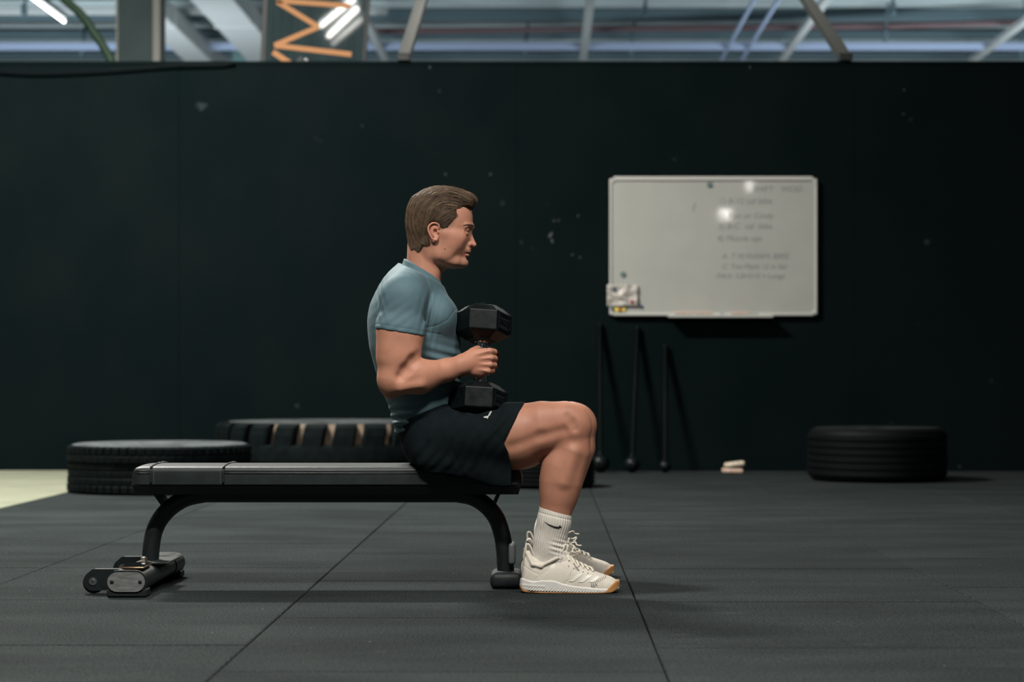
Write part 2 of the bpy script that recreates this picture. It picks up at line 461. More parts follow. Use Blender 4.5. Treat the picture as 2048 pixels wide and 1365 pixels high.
MB().prism([(sm.x-.010, sm.z-.03), (sm.x-.004, sm.z-.035), (sm.x+.006, sm.z), (sm.x+.014, sm.z+.03), (sm.x+.008, sm.z+.036), (sm.x-.004, sm.z+.004)], yb-0.0026, yb-0.002).build('marker_smudge', M['ink'], wb)
def magnet(px, py, r, mat, label, y=None):
    p = W(px, py, yb - 0.002 if y is None else y)
    o = MB().lathe([(0, -0.010), (r*0.55, -0.010), (r*0.62, -0.007), (r*0.9, -0.008), (r, -0.005), (r, 0.0), (0, 0.0)], p, 20, 'y').build('magnet', mat, None, True, 40)
    tag(o, label, 'magnet')
magnet(1419, 370, 0.021, M['magnet_dark'], 'dark round magnet near the top edge of the whiteboard')
magnet(1246, 549, 0.021, M['magnet_dark'], 'dark round magnet above the plastic sleeve on the whiteboard')
magnet(1283, 614, 0.013, M['magnet_blue'], 'small blue magnet right of the plastic sleeve on the whiteboard')
magnet(1229, 579, 0.013, M['magnet_blue'], 'small blue magnet holding the top of the plastic sleeve', yb - 0.019)
magnet(1264, 604, 0.014, M['magnet_red'], 'red magnet on the lower right corner of the plastic sleeve', yb - 0.019)
magnet(1225, 619, 0.012, M['magnet_blue'], 'small blue magnet in the bottom left corner of the whiteboard', yb - 0.0122)
magnet(1240, 620, 0.012, M['magnet_red'], 'red magnet on the yellow note below the plastic sleeve', yb - 0.013)
p = W(1240, 620, yb)
tag(MB().rbox((p.x - .042, yb - .0125, p.z - .014), (p.x + .038, yb - .0118, p.z + .014), .0003, 1).build('sticky_note', M['yellow']), 'small yellow note at the bottom left corner of the whiteboard', 'note')
# crumpled clear sleeve
v = []; f = []; n1, n2 = 24, 18
a0 = W(1214, 570, yb); b0 = W(1275, 613, yb)
for j in range(n2 + 1):
    for i in range(n1 + 1):
        u, w_ = i/n1, j/n2
        h = 0.006 + 0.006*math.sin(9*u + 7*w_)*math.sin(5*w_ - 3*u + 1) + 0.010*max(0, 1 - abs((w_ - 0.35 - 0.55*u))*9)*(1 if u < .7 else 0) + 0.008*max(0, 1-abs(u - .62 + (w_-.2)*.5)*8)*(1 - w_)
        v.append((a0.x + (b0.x - a0.x)*u, yb - 0.0125 - max(h, 0), a0.z + (b0.z - a0.z)*w_))
for j in range(n2):
    for i in range(n1):
        q = j*(n1+1) + i; f.append((q, q+1, q+n1+2, q+n1+1))
sl = mesh_obj('plastic_sleeve', v, f, M['sleeve'], None, True)
md = sl.modifiers.new('thick', 'SOLIDIFY'); md.thickness = 0.001; md.offset = 0
tag(sl, 'crumpled clear plastic sleeve pinned to the lower left corner of the whiteboard', 'sleeve')
# markers and erasers in the tray
def lying(px, lw, r, mat, name, label, cat, capmat=None):
    q = W(px, 630, yb - 0.05); z = D.z + 0.012 + r + 0.0005
    if cat == 'eraser':
        t = thing(name, label, cat, (q.x, q.y, z - r))
        MB().rbox((q.x - lw/2, q.y - 0.026, z - r + 0.012), (q.x + lw/2, q.y + 0.02, z + r*1.6), 0.005, 2).build('eraser_grip', mat, t)
        MB().rbox((q.x - lw/2 + .002, q.y - 0.024, z - r), (q.x + lw/2 - .002, q.y + 0.018, z - r + 0.0119), 0.002, 1).build('felt', capmat, t)
    else:
        t = thing(name, label, cat, (q.x, q.y, z - r))
        MB().lathe([(0, -lw/2), (r, -lw/2), (r, lw*0.18), (0, lw*0.18)], (q.x, q.y, z), 12, 'x').build('barrel', mat, t, True, 40)
        MB().lathe([(0, lw*0.181), (r*1.08, lw*0.181), (r*0.9, lw/2), (0, lw/2)], (q.x, q.y, z), 12, 'x').build('pen_cap', capmat, t, True, 40)
lying(1368, 0.125, 0.011, M['pale_foam'], 'board_eraser', 'pale board eraser at the left end of the pen tray', 'eraser', M['rubber'])
lying(1407, 0.125, 0.011, M['pale_foam'], 'board_eraser', 'pale board eraser second from the left in the pen tray', 'eraser', M['rubber'])
lying(1480, 0.125, 0.011, M['pale_foam'], 'board_eraser', 'pale board eraser nearest the right end of the pen tray', 'eraser', M['rubber'])
lying(1436, 0.09, 0.009, M['board_frame'], 'marker_pen', 'white marker with teal cap between two erasers in the tray', 'marker', M['magnet_blue'])
lying(1512, 0.11, 0.009, M['magnet_dark'], 'marker_pen', 'teal marker right of the last eraser in the tray', 'marker', M['board_frame'])

# ------------------------------------------------------------------ tyres lying on the floor
def tyre(label, c, R, H, kind, group='tyres lying along the back wall'):
    t = thing('tyre', label, 'tyre', (c[0], c[1], 0), group)
    ri = R * 0.52
    z = lambda q: q * H
    if kind == 'ribs':
        prof = [(ri, z(.28)), (ri + .02, z(.10)), (R*.72, z(.03)), (R*.90, 0.0), (R*.965, z(.06))]
        nr = 6
        for i in range(nr):
            a = .10 + .80*i/nr; b = .10 + .80*(i+1)/nr
            prof += [(R - .010, z(a)), (R, z(a + .022)), (R, z(b - .032)), (R - .010, z(b - .018))]
        prof += [(R*.965, z(.94)), (R*.90, z(1.0)), (R*.72, z(.985)), (ri + .02, z(.90)), (ri, z(.72)), (ri+.02, z(.5))]
        MB().lathe(prof, (c[0], c[1], 0), 96, closed=True).build('carcass', M['tyre_plain'], t, True, 30)
        ring = [(ri + .03, z(.925)), (R*.72, z(.99)), (R*.89, z(1.004)), (R*.89, z(.995)), (R*.72, z(.98)), (ri+.03, z(.915))]
        MB().lathe(ring, (c[0], c[1], 0), 96, closed=True).build('sidewall', M['tyre_plain_side'], t, True, 40)
        return t
    if kind == 'truck':
        core = [(ri, z(.28)), (ri + .02, z(.10)), (R*.72, z(.03)), (R*.90, 0.0), (R - .016, z(.06)), (R - .016, z(.94)), (R*.90, z(1.0)), (R*.72, z(.985)), (ri + .02, z(.90)), (ri, z(.72)), (ri+.02, z(.5))]
        MB().lathe(core, (c[0], c[1], 0), 96, closed=True).build('carcass', M['tyre'], t, True, 30)
        ring = [(ri + .03, z(.925)), (R*.72, z(.995)), (R*.90, z(1.008)), (R*.945, z(.985)), (R*.90, z(.99)), (R*.72, z(.98)), (ri+.03, z(.915))]
        MB().lathe(ring, (c[0], c[1], 0), 96, closed=True).build('sidewall', M['tyre_side'], t, True, 40)
        rows = [(.825, .985, 66, .80, 1.0, 0), (.665, .80, 66, .93, 1.0, .02), (.515, .64, 66, .95, .99, .04), (.365, .49, 66, .96, .99, .0), (.215, .34, 66, .95, .995, .03), (.03, .19, 66, .82, 1.0, .01)]
        for z0, z1, n, fill, rr, ph in rows:
            mb = MB()
            for k in range(n):
                a0 = 2*math.pi*(k + ph*8)/n; a1 = a0 + 2*math.pi/n*fill
                r1 = R*rr; r0 = R - .02; e = .004
                top_in = .02 if z1 > .9 else 0.0
                bot_in = .02 if z0 < .1 else 0.0
                P = []
                for a in (a0, (a0+a1)/2, a1):
                    for r, zz in ((r0, z0), (r1 - bot_in, z0), (r1, z0 + .02), (r1, z1 - .02 - top_in), (r1 - e - top_in, z1), (r0 - top_in*1.5, z1)):
                        P.append((c[0] + r*math.cos(a), c[1] + r*math.sin(a), z(zz)))
                F = []
                for s_ in (0, 6):
                    for i in range(5): F.append((s_+i, s_+6+i, s_+7+i, s_+1+i))
                F += [(0,1,2,3,4,5), (17,16,15,14,13,12)]
                mb.add(P, F)
            mb.build('tread_band', M['tyre'], t, False)
        return t
    if kind == 'tractor':
        core = [(ri, z(.28)), (ri + .02, z(.10)), (R*.72, z(.03)), (R*.92, 0.0), (R - .07, z(.10)), (R - .07, z(.90)), (R*.90, z(.97)), (R*.72, z(.96)), (ri + .02, z(.90)), (ri, z(.72)), (ri+.02, z(.5))]
        MB().lathe(core, (c[0], c[1], 0), 120, closed=True).build('carcass', M['tyre_dust'], t, True, 30)
        ring = [(ri + .03, z(.925)), (R*.72, z(.975)), (R*.885, z(.985)), (R*.885, z(.93)), (R*.72, z(.95)), (ri+.03, z(.905))]
        MB().lathe(ring, (c[0], c[1], 0), 120, closed=True).build('sidewall', M['tyre_side'], t, True, 40)
        band = [(R - .08, z(.33)), (R, z(.34)), (R + .004, z(.5)), (R, z(.60)), (R - .02, z(.62)), (R - .08, z(.63))]
        MB().lathe(band, (c[0], c[1], 0), 120, closed=True).build('tread_band', M['tyre'], t, True, 30)
        n = 26
        for z0, z1 in ((.595, .975), (.02, .345)):
            for k in range(n):
                a0 = 2*math.pi*(k + .5 + CPH)/n; w = 2*math.pi/n
                sk = .10 * w * (1 if z0 > .4 else -1)
                P = []
                for (aa, zz, rr) in [(0, z0, R), (0, z1, R - .035), (0, z1 + .012, R - .10)]:
                    pass
                def ring_pts(fr, shift):
                    a = a0 + w*fr + shift*sk
                    return a
                cols = []
                for fr in (0.0, 0.03, 0.31, 0.58, 0.64):
                    edge = fr in (0.0, 0.64)
                    col = []
                    for zz, rr, sh in ((z0, R - .08, 0), (z0, R - (.012 if edge else 0), 0), ((z0+z1)/2, R - (.012 if edge else 0), .6), (z1 - .06, R - (.02 if edge else .006), 1.2), (z1, R - .035, 1.4), (z1, R - .10, 1.4)):
                        a = a0 + w*fr*1.12 + sh*sk
                        col.append((c[0] + rr*math.cos(a), c[1] + rr*math.sin(a), z(zz)))
                    cols.append(col)
                P = [p for col in cols for p in col]; F = []
                for i in range(4):
                    for j in range(5): F.append((i*6+j, i*6+6+j, i*6+7+j, i*6+1+j))
                F += [(0,1,2,3,4,5), (29,28,27,26,25,24)]
                MB().add(P, F).build('tread_lug', M['tyre'], t, False)
        return t
CPH = 0.18
tyre('black truck tyre with block tread lying at the edge of the pale turf', W(320, 900, 11.84), 0.54, 0.283, 'truck')
cT = W(678, 900, 13.53)
tyre('huge tractor tyre with dusty notches lying behind the bench against the wall', cT, 0.835, 0.385, 'tractor')
tyre('wide black tyre with smooth ribbed tread lying alone at the right', W(1754, 900, 13.1), 0.455, 0.345, 'ribs')
tyre('small black tyre lying behind the seated man\'s legs', W(1083, 930, 12.3), 0.33, 0.195, 'ribs')

# ------------------------------------------------------------------ steel maces leaning on the wall, pads on the floor
def mace(px, py, r, tx, ty, label):
    y0 = 14.12
    b = W(px, py, y0); b.z = r
    top = W(tx, ty, YW - 0.02)
    t = thing('steel_mace', label, 'mace', (b.x, b.y, 0), 'maces leaning on the black wall')
    pr = [(0, -r)] + [(r*math.cos(a), r*math.sin(a)) for a in [math.radians(q) for q in range(-80, 81, 10)]] + [(0, r)]
    MB().lathe(pr, b, 28).build('ball', M['rubber_db'], t, True)
    d = (top - b).normalized()
    MB().tube([b + d*r*0.9, b + d*(r*1.25)], [0.026, 0.020], 14).build('collar', M['mace_black'], t, True, 40)
    MB().tube([b + d*(r*1.2), top - d*0.35], 0.0145, 12).build('shaft', M['mace_black'], t, True, 40)
    MB().tube([top - d*0.35, top - d*0.33, top - d*0.02, top - d*0.012, top], [.0146, .0185, .0185, .022, .020], 12).build('grip', M['mace_black'], t, True, 40)
mace(1201, 925, 0.066, 1200, 648, 'large black mace leaning on the wall nearest the man\'s knee')
mace(1264, 929, 0.058, 1275, 655, 'middle black mace with round head leaning on the wall')
mace(1330, 936, 0.045, 1331, 692, 'smallest black mace, the rightmost leaning on the wall')
def pad(px0, px1, z0, h, tilt, y, mat, label, name='folded_pad'):
    a = W(px0, 940, y); b = W(px1, 940, y)
    mb = MB().rbox((a.x, y - 0.045, z0), (b.x, y + 0.045, z0 + h), h*0.42, 3)
    c = Vector(((a.x+b.x)/2, y, z0))
    vv = []
    for q in mb.v:
        q = Vector(q); u = (q.x - c.x)
        q.z += u*math.tan(tilt) + 0.004*math.sin(u*60)
        vv.append(tuple(q))
    mb.v = vv
    o = mb.build(name, mat, None, True); tag(o, label, 'pad')
pad(1444, 1486, 0.0, 0.036, 0.0, 14.0, M['pale_foam'], 'pinkish folded pad on the floor under a paler one by the wall')
pad(1449, 1489, 0.046, 0.036, 0.14, 14.0, M['pale_cloth'], 'pale folded pad lying on top of the pinkish one by the wall')

# ------------------------------------------------------------------ struts and sign on the wall, hall beyond
def strut(px, py, ratio, label):
    a = W(px, py, YW + 0.03); a.z = WTOP + 0.03
    e = Vector((a.x, 20.5, 5.35))
    t = thing('steel_brace', label, 'brace', (a.x, a.y, WTOP), 'braces rising from the wall top')
    MB().rbox((a.x - .046, YW - .03, WTOP + 0.0005), (a.x + .046, YW + .09, WTOP + .05), .004, 1).build('foot_plate', M['metal_black'], t)
    d = (e - a).normalized(); s = Vector((1, 0, 0)); n = d.cross(s)
    w, h = 0.042, 0.03
    P = []
    for q in (a + d*0.02, e):
        for i, j in ((-1,-1),(1,-1),(1,1),(-1,1)): P.append(q + s*(w*i) + n*(h*j))
    MB().add(P, [(0,1,2,3),(7,6,5,4),(0,4,5,1),(1,5,6,2),(2,6,7,3),(3,7,4,0)]).build('strut_bar', M['strut'], t)
strut(808, 118, .87, 'dark brace rising from the wall top right of the orange lettered sign')
strut(1690, 115, .87, 'dark brace rising from the wall top at the right')
# clamp on the rail
q = W(603, 124, YW + 0.04)
t = thing('spring_clamp', 'small black clamp on the wall top below the orange lettering', 'clamp', (q.x, YW + .04, WTOP))
MB().prism([(q.x - .05, WTOP), (q.x - .03, WTOP + .012), (q.x - .005, WTOP + .040), (q.x + .012, WTOP + .010), (q.x + .03, WTOP + .004), (q.x + .03, WTOP)], YW + .02, YW + .06).build('jaw', M['tray'], t)
MB().tube([(q.x + .02, YW + .04, WTOP + .006), (q.x + .03, YW + .04, WTOP + .022), (q.x + .047, YW + .04, WTOP + .008)], .007, 8).build('lever', M['steel'], t, True)

# lettered sign: a glossy sheet in a dark frame
ys = 16.2
def sign():
    P = lambda px, py: W(px, py, ys)
    base = P(630, 160)
    t = thing('hanging_sign', 'dark glossy sign with orange letter strokes standing above the wall', 'sign', (base.x, ys, base.z))
    q = [P(531, -60), P(741, -60), P(723, 165), P(519, 165)]
    MB().prism([(v.x, v.z) for v in q], ys, ys + 0.012).build('sheet', M['sign'], t)
    def bar(a, b, w, mat, name, y0, y1):
        a = P(*a); b = P(*b); d = Vector((b.x - a.x, 0, b.z - a.z)).normalized(); n = Vector((-d.z, 0, d.x)) * w
        MB().prism([(a.x - n.x, a.z - n.z), (b.x - n.x, b.z - n.z), (b.x + n.x, b.z + n.z), (a.x + n.x, a.z + n.z)], y0, y1).build(name, mat, t)
    bar((534, -60), (524, 165), 0.020, M['tray'], 'frame_edge', ys - .012, ys + .03)
    bar((741, -60), (725, 165), 0.014, M['tray'], 'frame_edge', ys - .012, ys + .03)
    for pts in ([(553, 1), (700, 12)], [(554, 3), (637, 54)], [(637, 54), (549, 91)], [(549, 91), (703, 109)]):
        bar(pts[0], pts[1], 0.0205, M['orange'], 'letter_stroke', ys - .003 - .0004*pts[0][0]/600, ys - .0005)
    bar((546, 104), (600, 140), 0.022, M['orange'], 'letter_stroke', ys - .003, ys - .0005)
    bar((600, 140), (546, 170), 0.022, M['orange'], 'letter_stroke', ys - .0034, ys - .0005)
sign()

# roof of the hall: corrugated sheets
ZC = 6.0
def roof():
    v = []; f = []; y = -2.0; i = 0
    prof = [(0, 0), (.09, 0), (.12, .045), (.20, .045), (.23, 0)]
    ys_ = []
    while y < 42:
        for dy, dz in prof: ys_.append((y + dy, ZC + dz))
        y += 0.25
    for yy, zz in ys_: v += [(-16, yy, zz), (16, yy, zz)]
    f = [(2*k, 2*k+1, 2*k+3, 2*k+2) for k in range(len(ys_) - 1)]
    o = mesh_obj('ceiling', v, f, M['roof'], None, False, loc=(0, 0, ZC))
    struct(o)
roof()
struct(MB().box((-16, 42, 0), (16, 42.2, 7)).build('wall_far', M['column_grey']))
def beam(name, lo, hi, mat):
    return struct(MB().rbox(lo, hi, 0.01, 1).build(name, mat))
def yat(py, z): return (z - EYE) * FPX / (757 - py)
# purlins and pipes across the hall
for k, (py, z, h, mat) in enumerate(((93, 5.55, .055, 'blue_steel'), (22, 5.8, .05, 'white_steel'), (30, 5.92, .08, 'dark_blue_steel'), (70, 5.9, .06, 'dark_blue_steel'), (112, 5.9, .05, 'dark_blue_steel'), (-20, 5.9, .06, 'dark_blue_steel'))):
    y = yat(py, z)
    x0, x1 = (-16, 16)
    if k == 1: x0, x1 = -16, -2.2
    beam('ceiling_purlin', (x0, y - .06, z - h), (x1, y + .06, z + h), M[mat])
y = yat(52, 5.7)
pr = MB().tube([(-3.0, y + .4, 5.69), (5, y, 5.70), (16, y - 2.0, 5.71)], 0.045, 10).build('sprinkler_pipe', M['pipe_red'], None, True)
tag(pr, 'thin dull red pipe crossing below the hall roof', 'pipe')
# light coloured battens running away under the roof, three metres apart
first = None
for k, (x, w, y1, lab) in enumerate(((-2.42, .05, 33, 'white cable channel under the roof just right of the sign'), (0.578, .055, 34, 'white channel under the roof running almost straight up, left of the blue rails'),
                     (3.59, .055, 33.5, 'white cable channel under the roof beside the right brace'), (6.5, .055, 33.8, 'white cable channel under the roof near the right edge'))):
    t = thing('cable_channel', lab, 'channel', (x, 24, 5.5), 'white channels under the hall roof')
    MB().rbox((x - w, 21, 5.47), (x + w, y1, 5.50), .006, 1).build('channel_floor', M['white_steel'], t)
    for s in (-1, 1):
        MB().rbox((x + s*w - .004, 21, 5.5005), (x + s*w + .004, y1, 5.545), .002, 1).build('channel_side', M['white_steel'], t)
    for yy in (23.5, 27.0, 30.6):
        MB().tube([(x, yy, 5.50), (x, yy, 6.0)], 0.010, 6).build('hanger', M['dark_blue_steel'], t)
for x, lab in ((2.67, 'thin blue rail under the roof, left one of a pair'), (2.98, 'thin blue rail under the roof, right one of a pair')):
    o = MB().rbox((x - .022, 22, 5.48), (x + .022, 31.5 if x < 2.8 else 34, 5.53), .005, 1).build('roof_rail', M['blue_steel'])
    tag(o, lab, 'rail')
for x, w, y1, lab in ((-5.12, .20, 31.0, 'white air duct under the roof beside the column'), (-4.12, .27, 29.6, 'wide white air duct under the roof left of the sign')):
    t = thing('air_duct', lab, 'duct', (x, 24, 5.35), 'white ducts under the hall roof')
    MB().rbox((x - w, 20.6, 5.35), (x + w, y1, 5.62), .02, 2).build('duct_body', M['white_steel'], t)
    for yy in (21.5, 23.5, 26.5, y1 - .2):
        MB().rbox((x - w - .015, yy, 5.335), (x + w + .015, yy + .05, 5.635), .006, 1).build('flange', M['white_steel'], t)
q = W(485, 112, 32.0)
t = thing('ceiling_speaker', 'small pale teal box hanging under the roof left of the sign', 'speaker', q)
MB().rbox((q.x - .17, 32.0, q.z - .12), (q.x + .17, 32.25, q.z + .15), .03, 2).build('speaker_case', M['teal_box'], t)
MB().tube([(q.x, 32.12, q.z + .15), (q.x, 32.12, 6.0)], .015, 6).build('hanger', M['dark_blue_steel'], t)
# small drop brackets under the purlins
for px, py in ((1050, 95), (1262, 98), (1290, 12), (1785, 8), (50, 10), (165, 95), (1770, 62), (2040, 100)):
    y = yat(py, 5.6); p = W(px, py, y)
    o = MB().rbox((p.x - .03, y - .1, 5.45), (p.x + .03, y + .02, 5.60), .01, 1).tube([(p.x, y, 5.6), (p.x + .05, y, 6.0)], .02, 8).build('roof_bracket', M['dark_blue_steel'])
    struct(o)
# column
yc = 20.0
x0 = W(236, 0, yc).x; x1 = W(305, 0, yc).x
cl = struct(thing('column', '', '', ((x0+x1)/2, yc, 0)))
del cl['label']; del cl['category']
MB().rbox((x0, yc, -.024), (x1, yc + .30, ZC), .006, 1).build('column_shaft', M['column_grey'], cl)
MB().rbox((x1 + .001, yc + .002, -.024), (x1 + .075, yc + .30, ZC), .004, 1).build('lit_strip', M['column_lit'], cl)  # side turned to the light, put in as a bright strip
MB().rbox((x0 - .022, yc + .002, -.024), (x0 - .001, yc + .30, ZC), .004, 1).build('lit_strip', M['column_lit'], cl)  # light on the left edge, put in the same way
# green hose hanging in an arc
hz = MB().tube(spline([W(60, -60, 18), W(130, 0, 18), W(165, 32, 18), W(191, 70, 18), W(211, 100, 18), W(224, 128, 18), W(231, 160, 18)], 6), 0.040, 10).build('garden_hose', M['green'], None, True)
tag(hz, 'thick green hose hanging in an arc left of the column', 'hose')
# lamps
def tube_lamp(a, b, mat, label, r=0.022, group='tube lamps under the roof'):
    a = Vector(a); b = Vector(b); d = (b - a).normalized(); s = d.cross(Vector((0, 0, 1))).normalized()
    t = thing('tube_lamp', label, 'lamp', (a + b)/2 + Vector((0, 0, .06)), group)
    MB().tube([a, b], r, 10).build('tube', mat, t, True, 50)
    P = []
    for q in (a - d*.05, b + d*.05):
        for i, j in ((-1, .028), (1, .028), (.8, .09), (-.8, .09)): P.append(q + s*(.045*i) + Vector((0, 0, j)))
    MB().add(P, [(0,1,2,3),(7,6,5,4),(0,4,5,1),(1,5,6,2),(2,6,7,3),(3,7,4,0)]).build('lamp_housing', M['lamp_body'], t)
    for q in (a - d*.03, b + d*.03):
        MB().tube([q - d*.018, q + d*.018], r*1.35, 8).build('end_cap', M['lamp_body'], t)
    for q in (a*.8 + b*.2, a*.2 + b*.8):
        MB().tube([q + Vector((0, 0, .09)), Vector((q.x, q.y, ZC))], .006, 6).build('hanger', M['dark_blue_steel'], t)
e = W(128, 43, yat(43, 5.0))
tube_lamp((e.x, 18.0, 5.0), (e.x, e.y, 5.0), M['led'], 'glowing tube lamp hanging at the top left beside the green hose', 0.017)
SIGNLAMPS = [((643, 51), (712, -5), 'led_key'), ((658, 72), (718, 14), 'led_key'), ((666, 88), (726, 37), 'led_streak')]  # dim third tube is added, standing in for a double reflection in the sign
for k, (p0, p1, mt) in enumerate(SIGNLAMPS):
    zl = 5.2; pts = []
    for px, py in (p0, p1):
        dd = (zl - EYE) * FPX / (757 - py)
        pts.append((( px - 1090)*dd/FPX, 2*ys - dd, zl))
    tube_lamp(pts[0], pts[1], M[mt], ['long bright tube lamp over the bench, first of three', 'long bright tube lamp over the bench, middle of three', 'added dim tube over the bench for the faint third streak in the sign'][k], 0.022)

# ------------------------------------------------------------------ flat bench
BY = 6.40                                  # axis of the bench
PN, PF = BY - 0.14, BY + 0.14              # near and far edge of the pad
PZ = 0.392                                 # pad top
bench = thing('weight_bench', 'black flat weight bench the man sits on', 'bench', (-0.69, BY, 0))
PX0, PX1 = -1.303, -0.072
ZT = 0.336                                 # bottom of the upholstery
def cushion(x0, x1, left_round, right_round, name):
    "upholstered block: sections along x with a rounded top"
    hw = 0.14; r = 0.018
    sec = [(-hw - .002, ZT), (-hw - .001, ZT + .02), (-hw, PZ - r)]
    for k in range(1, 6):
        q = math.pi/2*k/5; sec.append((-hw + r*(1 - math.cos(q)), PZ - r + r*math.sin(q)))
    sec += [(-.06, PZ + .0035), (0, PZ + .0045), (.06, PZ + .0035)]
    sec += [(-a, b) for a, b in reversed(sec[:8])]
    xs = list(np.linspace(x0, x1, 24))
    if left_round: xs = [x0 + d for d in (0, .003, .008, .016, .028, .045)] + [x for x in xs if x > x0 + .06]
    if right_round: xs = [x for x in xs if x < x1 - .06] + [x1 - d for d in (.045, .028, .016, .008, .003, 0)]
    mb = MB(); v = []; m = len(sec)
    for x in xs:
        t = 1.0
        if left_round: t = min(t, (x - x0)/.045)
        if right_round: t = min(t, (x1 - x)/.045)
        t = max(0, min(1, t)); rr = 1 - math.sqrt(max(0, 1 - (1 - t)**2))
        for yy, zz in sec:
            up = (zz - ZT)/(PZ - ZT)
            xx = x + (.010*up**3*rr if (left_round and x < (x0+x1)/2) else 0) - (.010*up**3*rr if (right_round and x > (x0+x1)/2) else 0)
            v.append((xx, BY + yy*(1 - .20*rr*rr), ZT + (zz - ZT)*(1 - .20*rr*up)))
    f = [(i*m + j, i*m + (j+1) % m, (i+1)*m + (j+1) % m, (i+1)*m + j) for i in range(len(xs) - 1) for j in range(m)]
    f += [tuple(range(m)), tuple(reversed(range((len(xs)-1)*m, len(xs)*m)))]
    mb.add(v, f)
    o = mb.build(name, M['leather'], bench, True, 50)
    return o
XA = W(302, 940, PN).x; XB = W(447, 940, PN).x
pads = [cushion(PX0, XA - .0015, True, False, 'seat_pad'), cushion(XA + .0015, XB - .0015, False, False, 'seat_pad'), cushion(XB + .0015, PX1, False, True, 'seat_pad')]
# piping across the pad at the seams, piping and stitch rows along the top edge
for x in (XA, XB):
    path = [(x, PN - .003, ZT + .003), (x, PN - .002, PZ - .018), (x, PN + .003, PZ - .007), (x, PN + .012, PZ + .0005), (x, BY, PZ + .006), (x, PF - .012, PZ + .0005), (x, PF + .002, PZ - .018), (x, PF + .002, ZT + .003)]
    MB().tube(spline(path, 4), 0.0034, 8).build('piping', M['leather'], bench, True)
for z_, off in ((PZ - .0135, .0005), (PZ - .0215, -.0006)):
    MB().tube([(PX0 + .02, PN + off, z_), (XA - .004, PN + off, z_)], 0.0017, 6).build('piping', M['leather'], bench, True)
    MB().tube([(XB + .004, PN + off, z_), (PX1 - .03, PN + off, z_)], 0.0017, 6).build('piping', M['leather'], bench, True)
def stitches(parent, pts):
    mb = MB()
    for a, b in pts: mb.tube([a, b], 0.0007, 4)
    o = mb.build('stitching', M['thread'], parent); o['kind'] = 'stuff'
for sgn, xx, pp in ((1, XA, pads[1]), (-1, XB, pads[1])):
    x = xx + sgn*.009
    stitches(pp, [((x, PN - .0022, ZT + .006 + i*.0042), (x, PN - .0022, ZT + .0086 + i*.0042)) for i in range(8)])
stitches(pads[2], [((XB + .02 + i*.0052, PN - .0012, PZ - .0175), (XB + .0232 + i*.0052, PN - .0012, PZ - .0175)) for i in range(150)])
stitches(pads[0], [((PX0 + .025 + i*.0052, PN - .0012, PZ - .0175), (PX0 + .0282 + i*.0052, PN - .0012, PZ - .0175)) for i in range(7)])
# tray under the upholstery (bevelled downwards)
def tray():
    z1, z0 = ZT - .0005, 0.303
    v = []
    for z, ix, iy in ((z1, .003, .001), (z1 - .003, .004, .002), (z1 - .010, .006, .006), (z0, .012, .022)):
        v += [(PX0 + ix, PN + iy, z), (PX1 - ix, PN + iy, z), (PX1 - ix, PF - iy, z), (PX0 + ix, PF - iy, z)]
    f = [(0,1,2,3), (15,14,13,12)]
    for k in range(3):
        for i in range(4): f.append((k*4+i, k*4+4+i, k*4+4+(i+1)%4, k*4+(i+1)%4))
    MB().add(v, f).build('pad_tray', M['tray'], bench)
tray()
# bent spine tube
zb = 0.284
left = [W(*q, BY) for q in ((300.5, 1122), (303, 1092), (309, 1062), (323, 1035), (346, 1012), (375, 996), (412, 988.5))]
right = [W(*q, BY) for q in ((913, 988.5), (945, 995), (971, 1011), (991, 1034), (1002, 1062), (1008, 1092), (1012, 1150))]
path = spline(left, 6) + [W(600, 988.5, BY), W(800, 988.5, BY)] + spline(right, 6)
MB().tube(path, 0.0275, 20, up=(0, 1, 0), flat=1.0).build('spine_tube', M['metal_black'], bench, True)
for a, b in ((W(316, 986, BY), W(331, 1008, BY)), (W(998, 986, BY), W(989, 1006, BY))):
    d = (b - a); n = Vector((-d.z, 0, d.x)).normalized()*.006
    MB().prism([((a-n).x, (a-n).z), ((b-n).x, (b-n).z), ((b+n).x, (b+n).z), ((a+n).x, (a+n).z)], BY - .05, BY + .05).build('pad_bracket', M['metal_black'], bench)
# left foot: oval cross tube with rubber pads, end caps, sleeves and transport wheels
FN, FF = 6.075, 6.735
fx, fz = W(252, 1165, FN).x, 0.0475
def oval(hx, hz, n=10):
    pts = []
    for k in range(n + 1):
        q = -math.pi/2 + math.pi*k/n; pts.append((hx - hz + hz*math.cos(q), hz*math.sin(q)))
    for k in range(n + 1):
        q = math.pi/2 + math.pi*k/n; pts.append((-(hx - hz) + hz*math.cos(q), hz*math.sin(q)))
    return pts
def ovalbar(hx, hz, y0, y1, name, mat, inset=0.0):
    pts = [(fx + a, fz + b) for a, b in oval(hx, hz)]
    return MB().prism(pts, y0, y1).build(name, mat, bench, True, 35)
ovalbar(.0600, .0325, FN + .006, FF - .006, 'foot_tube', M['metal_black'])
for y0, y1 in ((FN + .004, FN + .020), (FF - .15, FF - .004)):
    ovalbar(.0625, .0350, y0, y1, 'tube_sleeve', M['metal_black'])
cap = ovalbar(.0575, .0300, FN, FN + .0058, 'end_cap', M['cap_grey'])
ovalbar(.0575, .0300, FF - .0038, FF, 'end_cap', M['tray'])
for s in (-1, 1):
    MB().lathe([(0, -.0016), (.0045, -.0016), (.0062, -.0006), (.0062, .001)], (fx + s*.043, FN, fz), 14, 'y').build('screw', M['tray'], cap, True)
for y0, y1 in ((FN + .004, FN + .075), (FF - .075, FF - .004)):
    MB().rbox((fx - .060, y0, 0.0005), (fx + .060, y1, fz - .022), .004, 1).build('rubber_foot', M['rubber'], bench)
MB().rbox((fx - .035 + .02, 6.29, fz + .0330), (fx + .085, 6.51, fz + .0400), .002, 1).build('base_plate', M['metal_black'], bench)
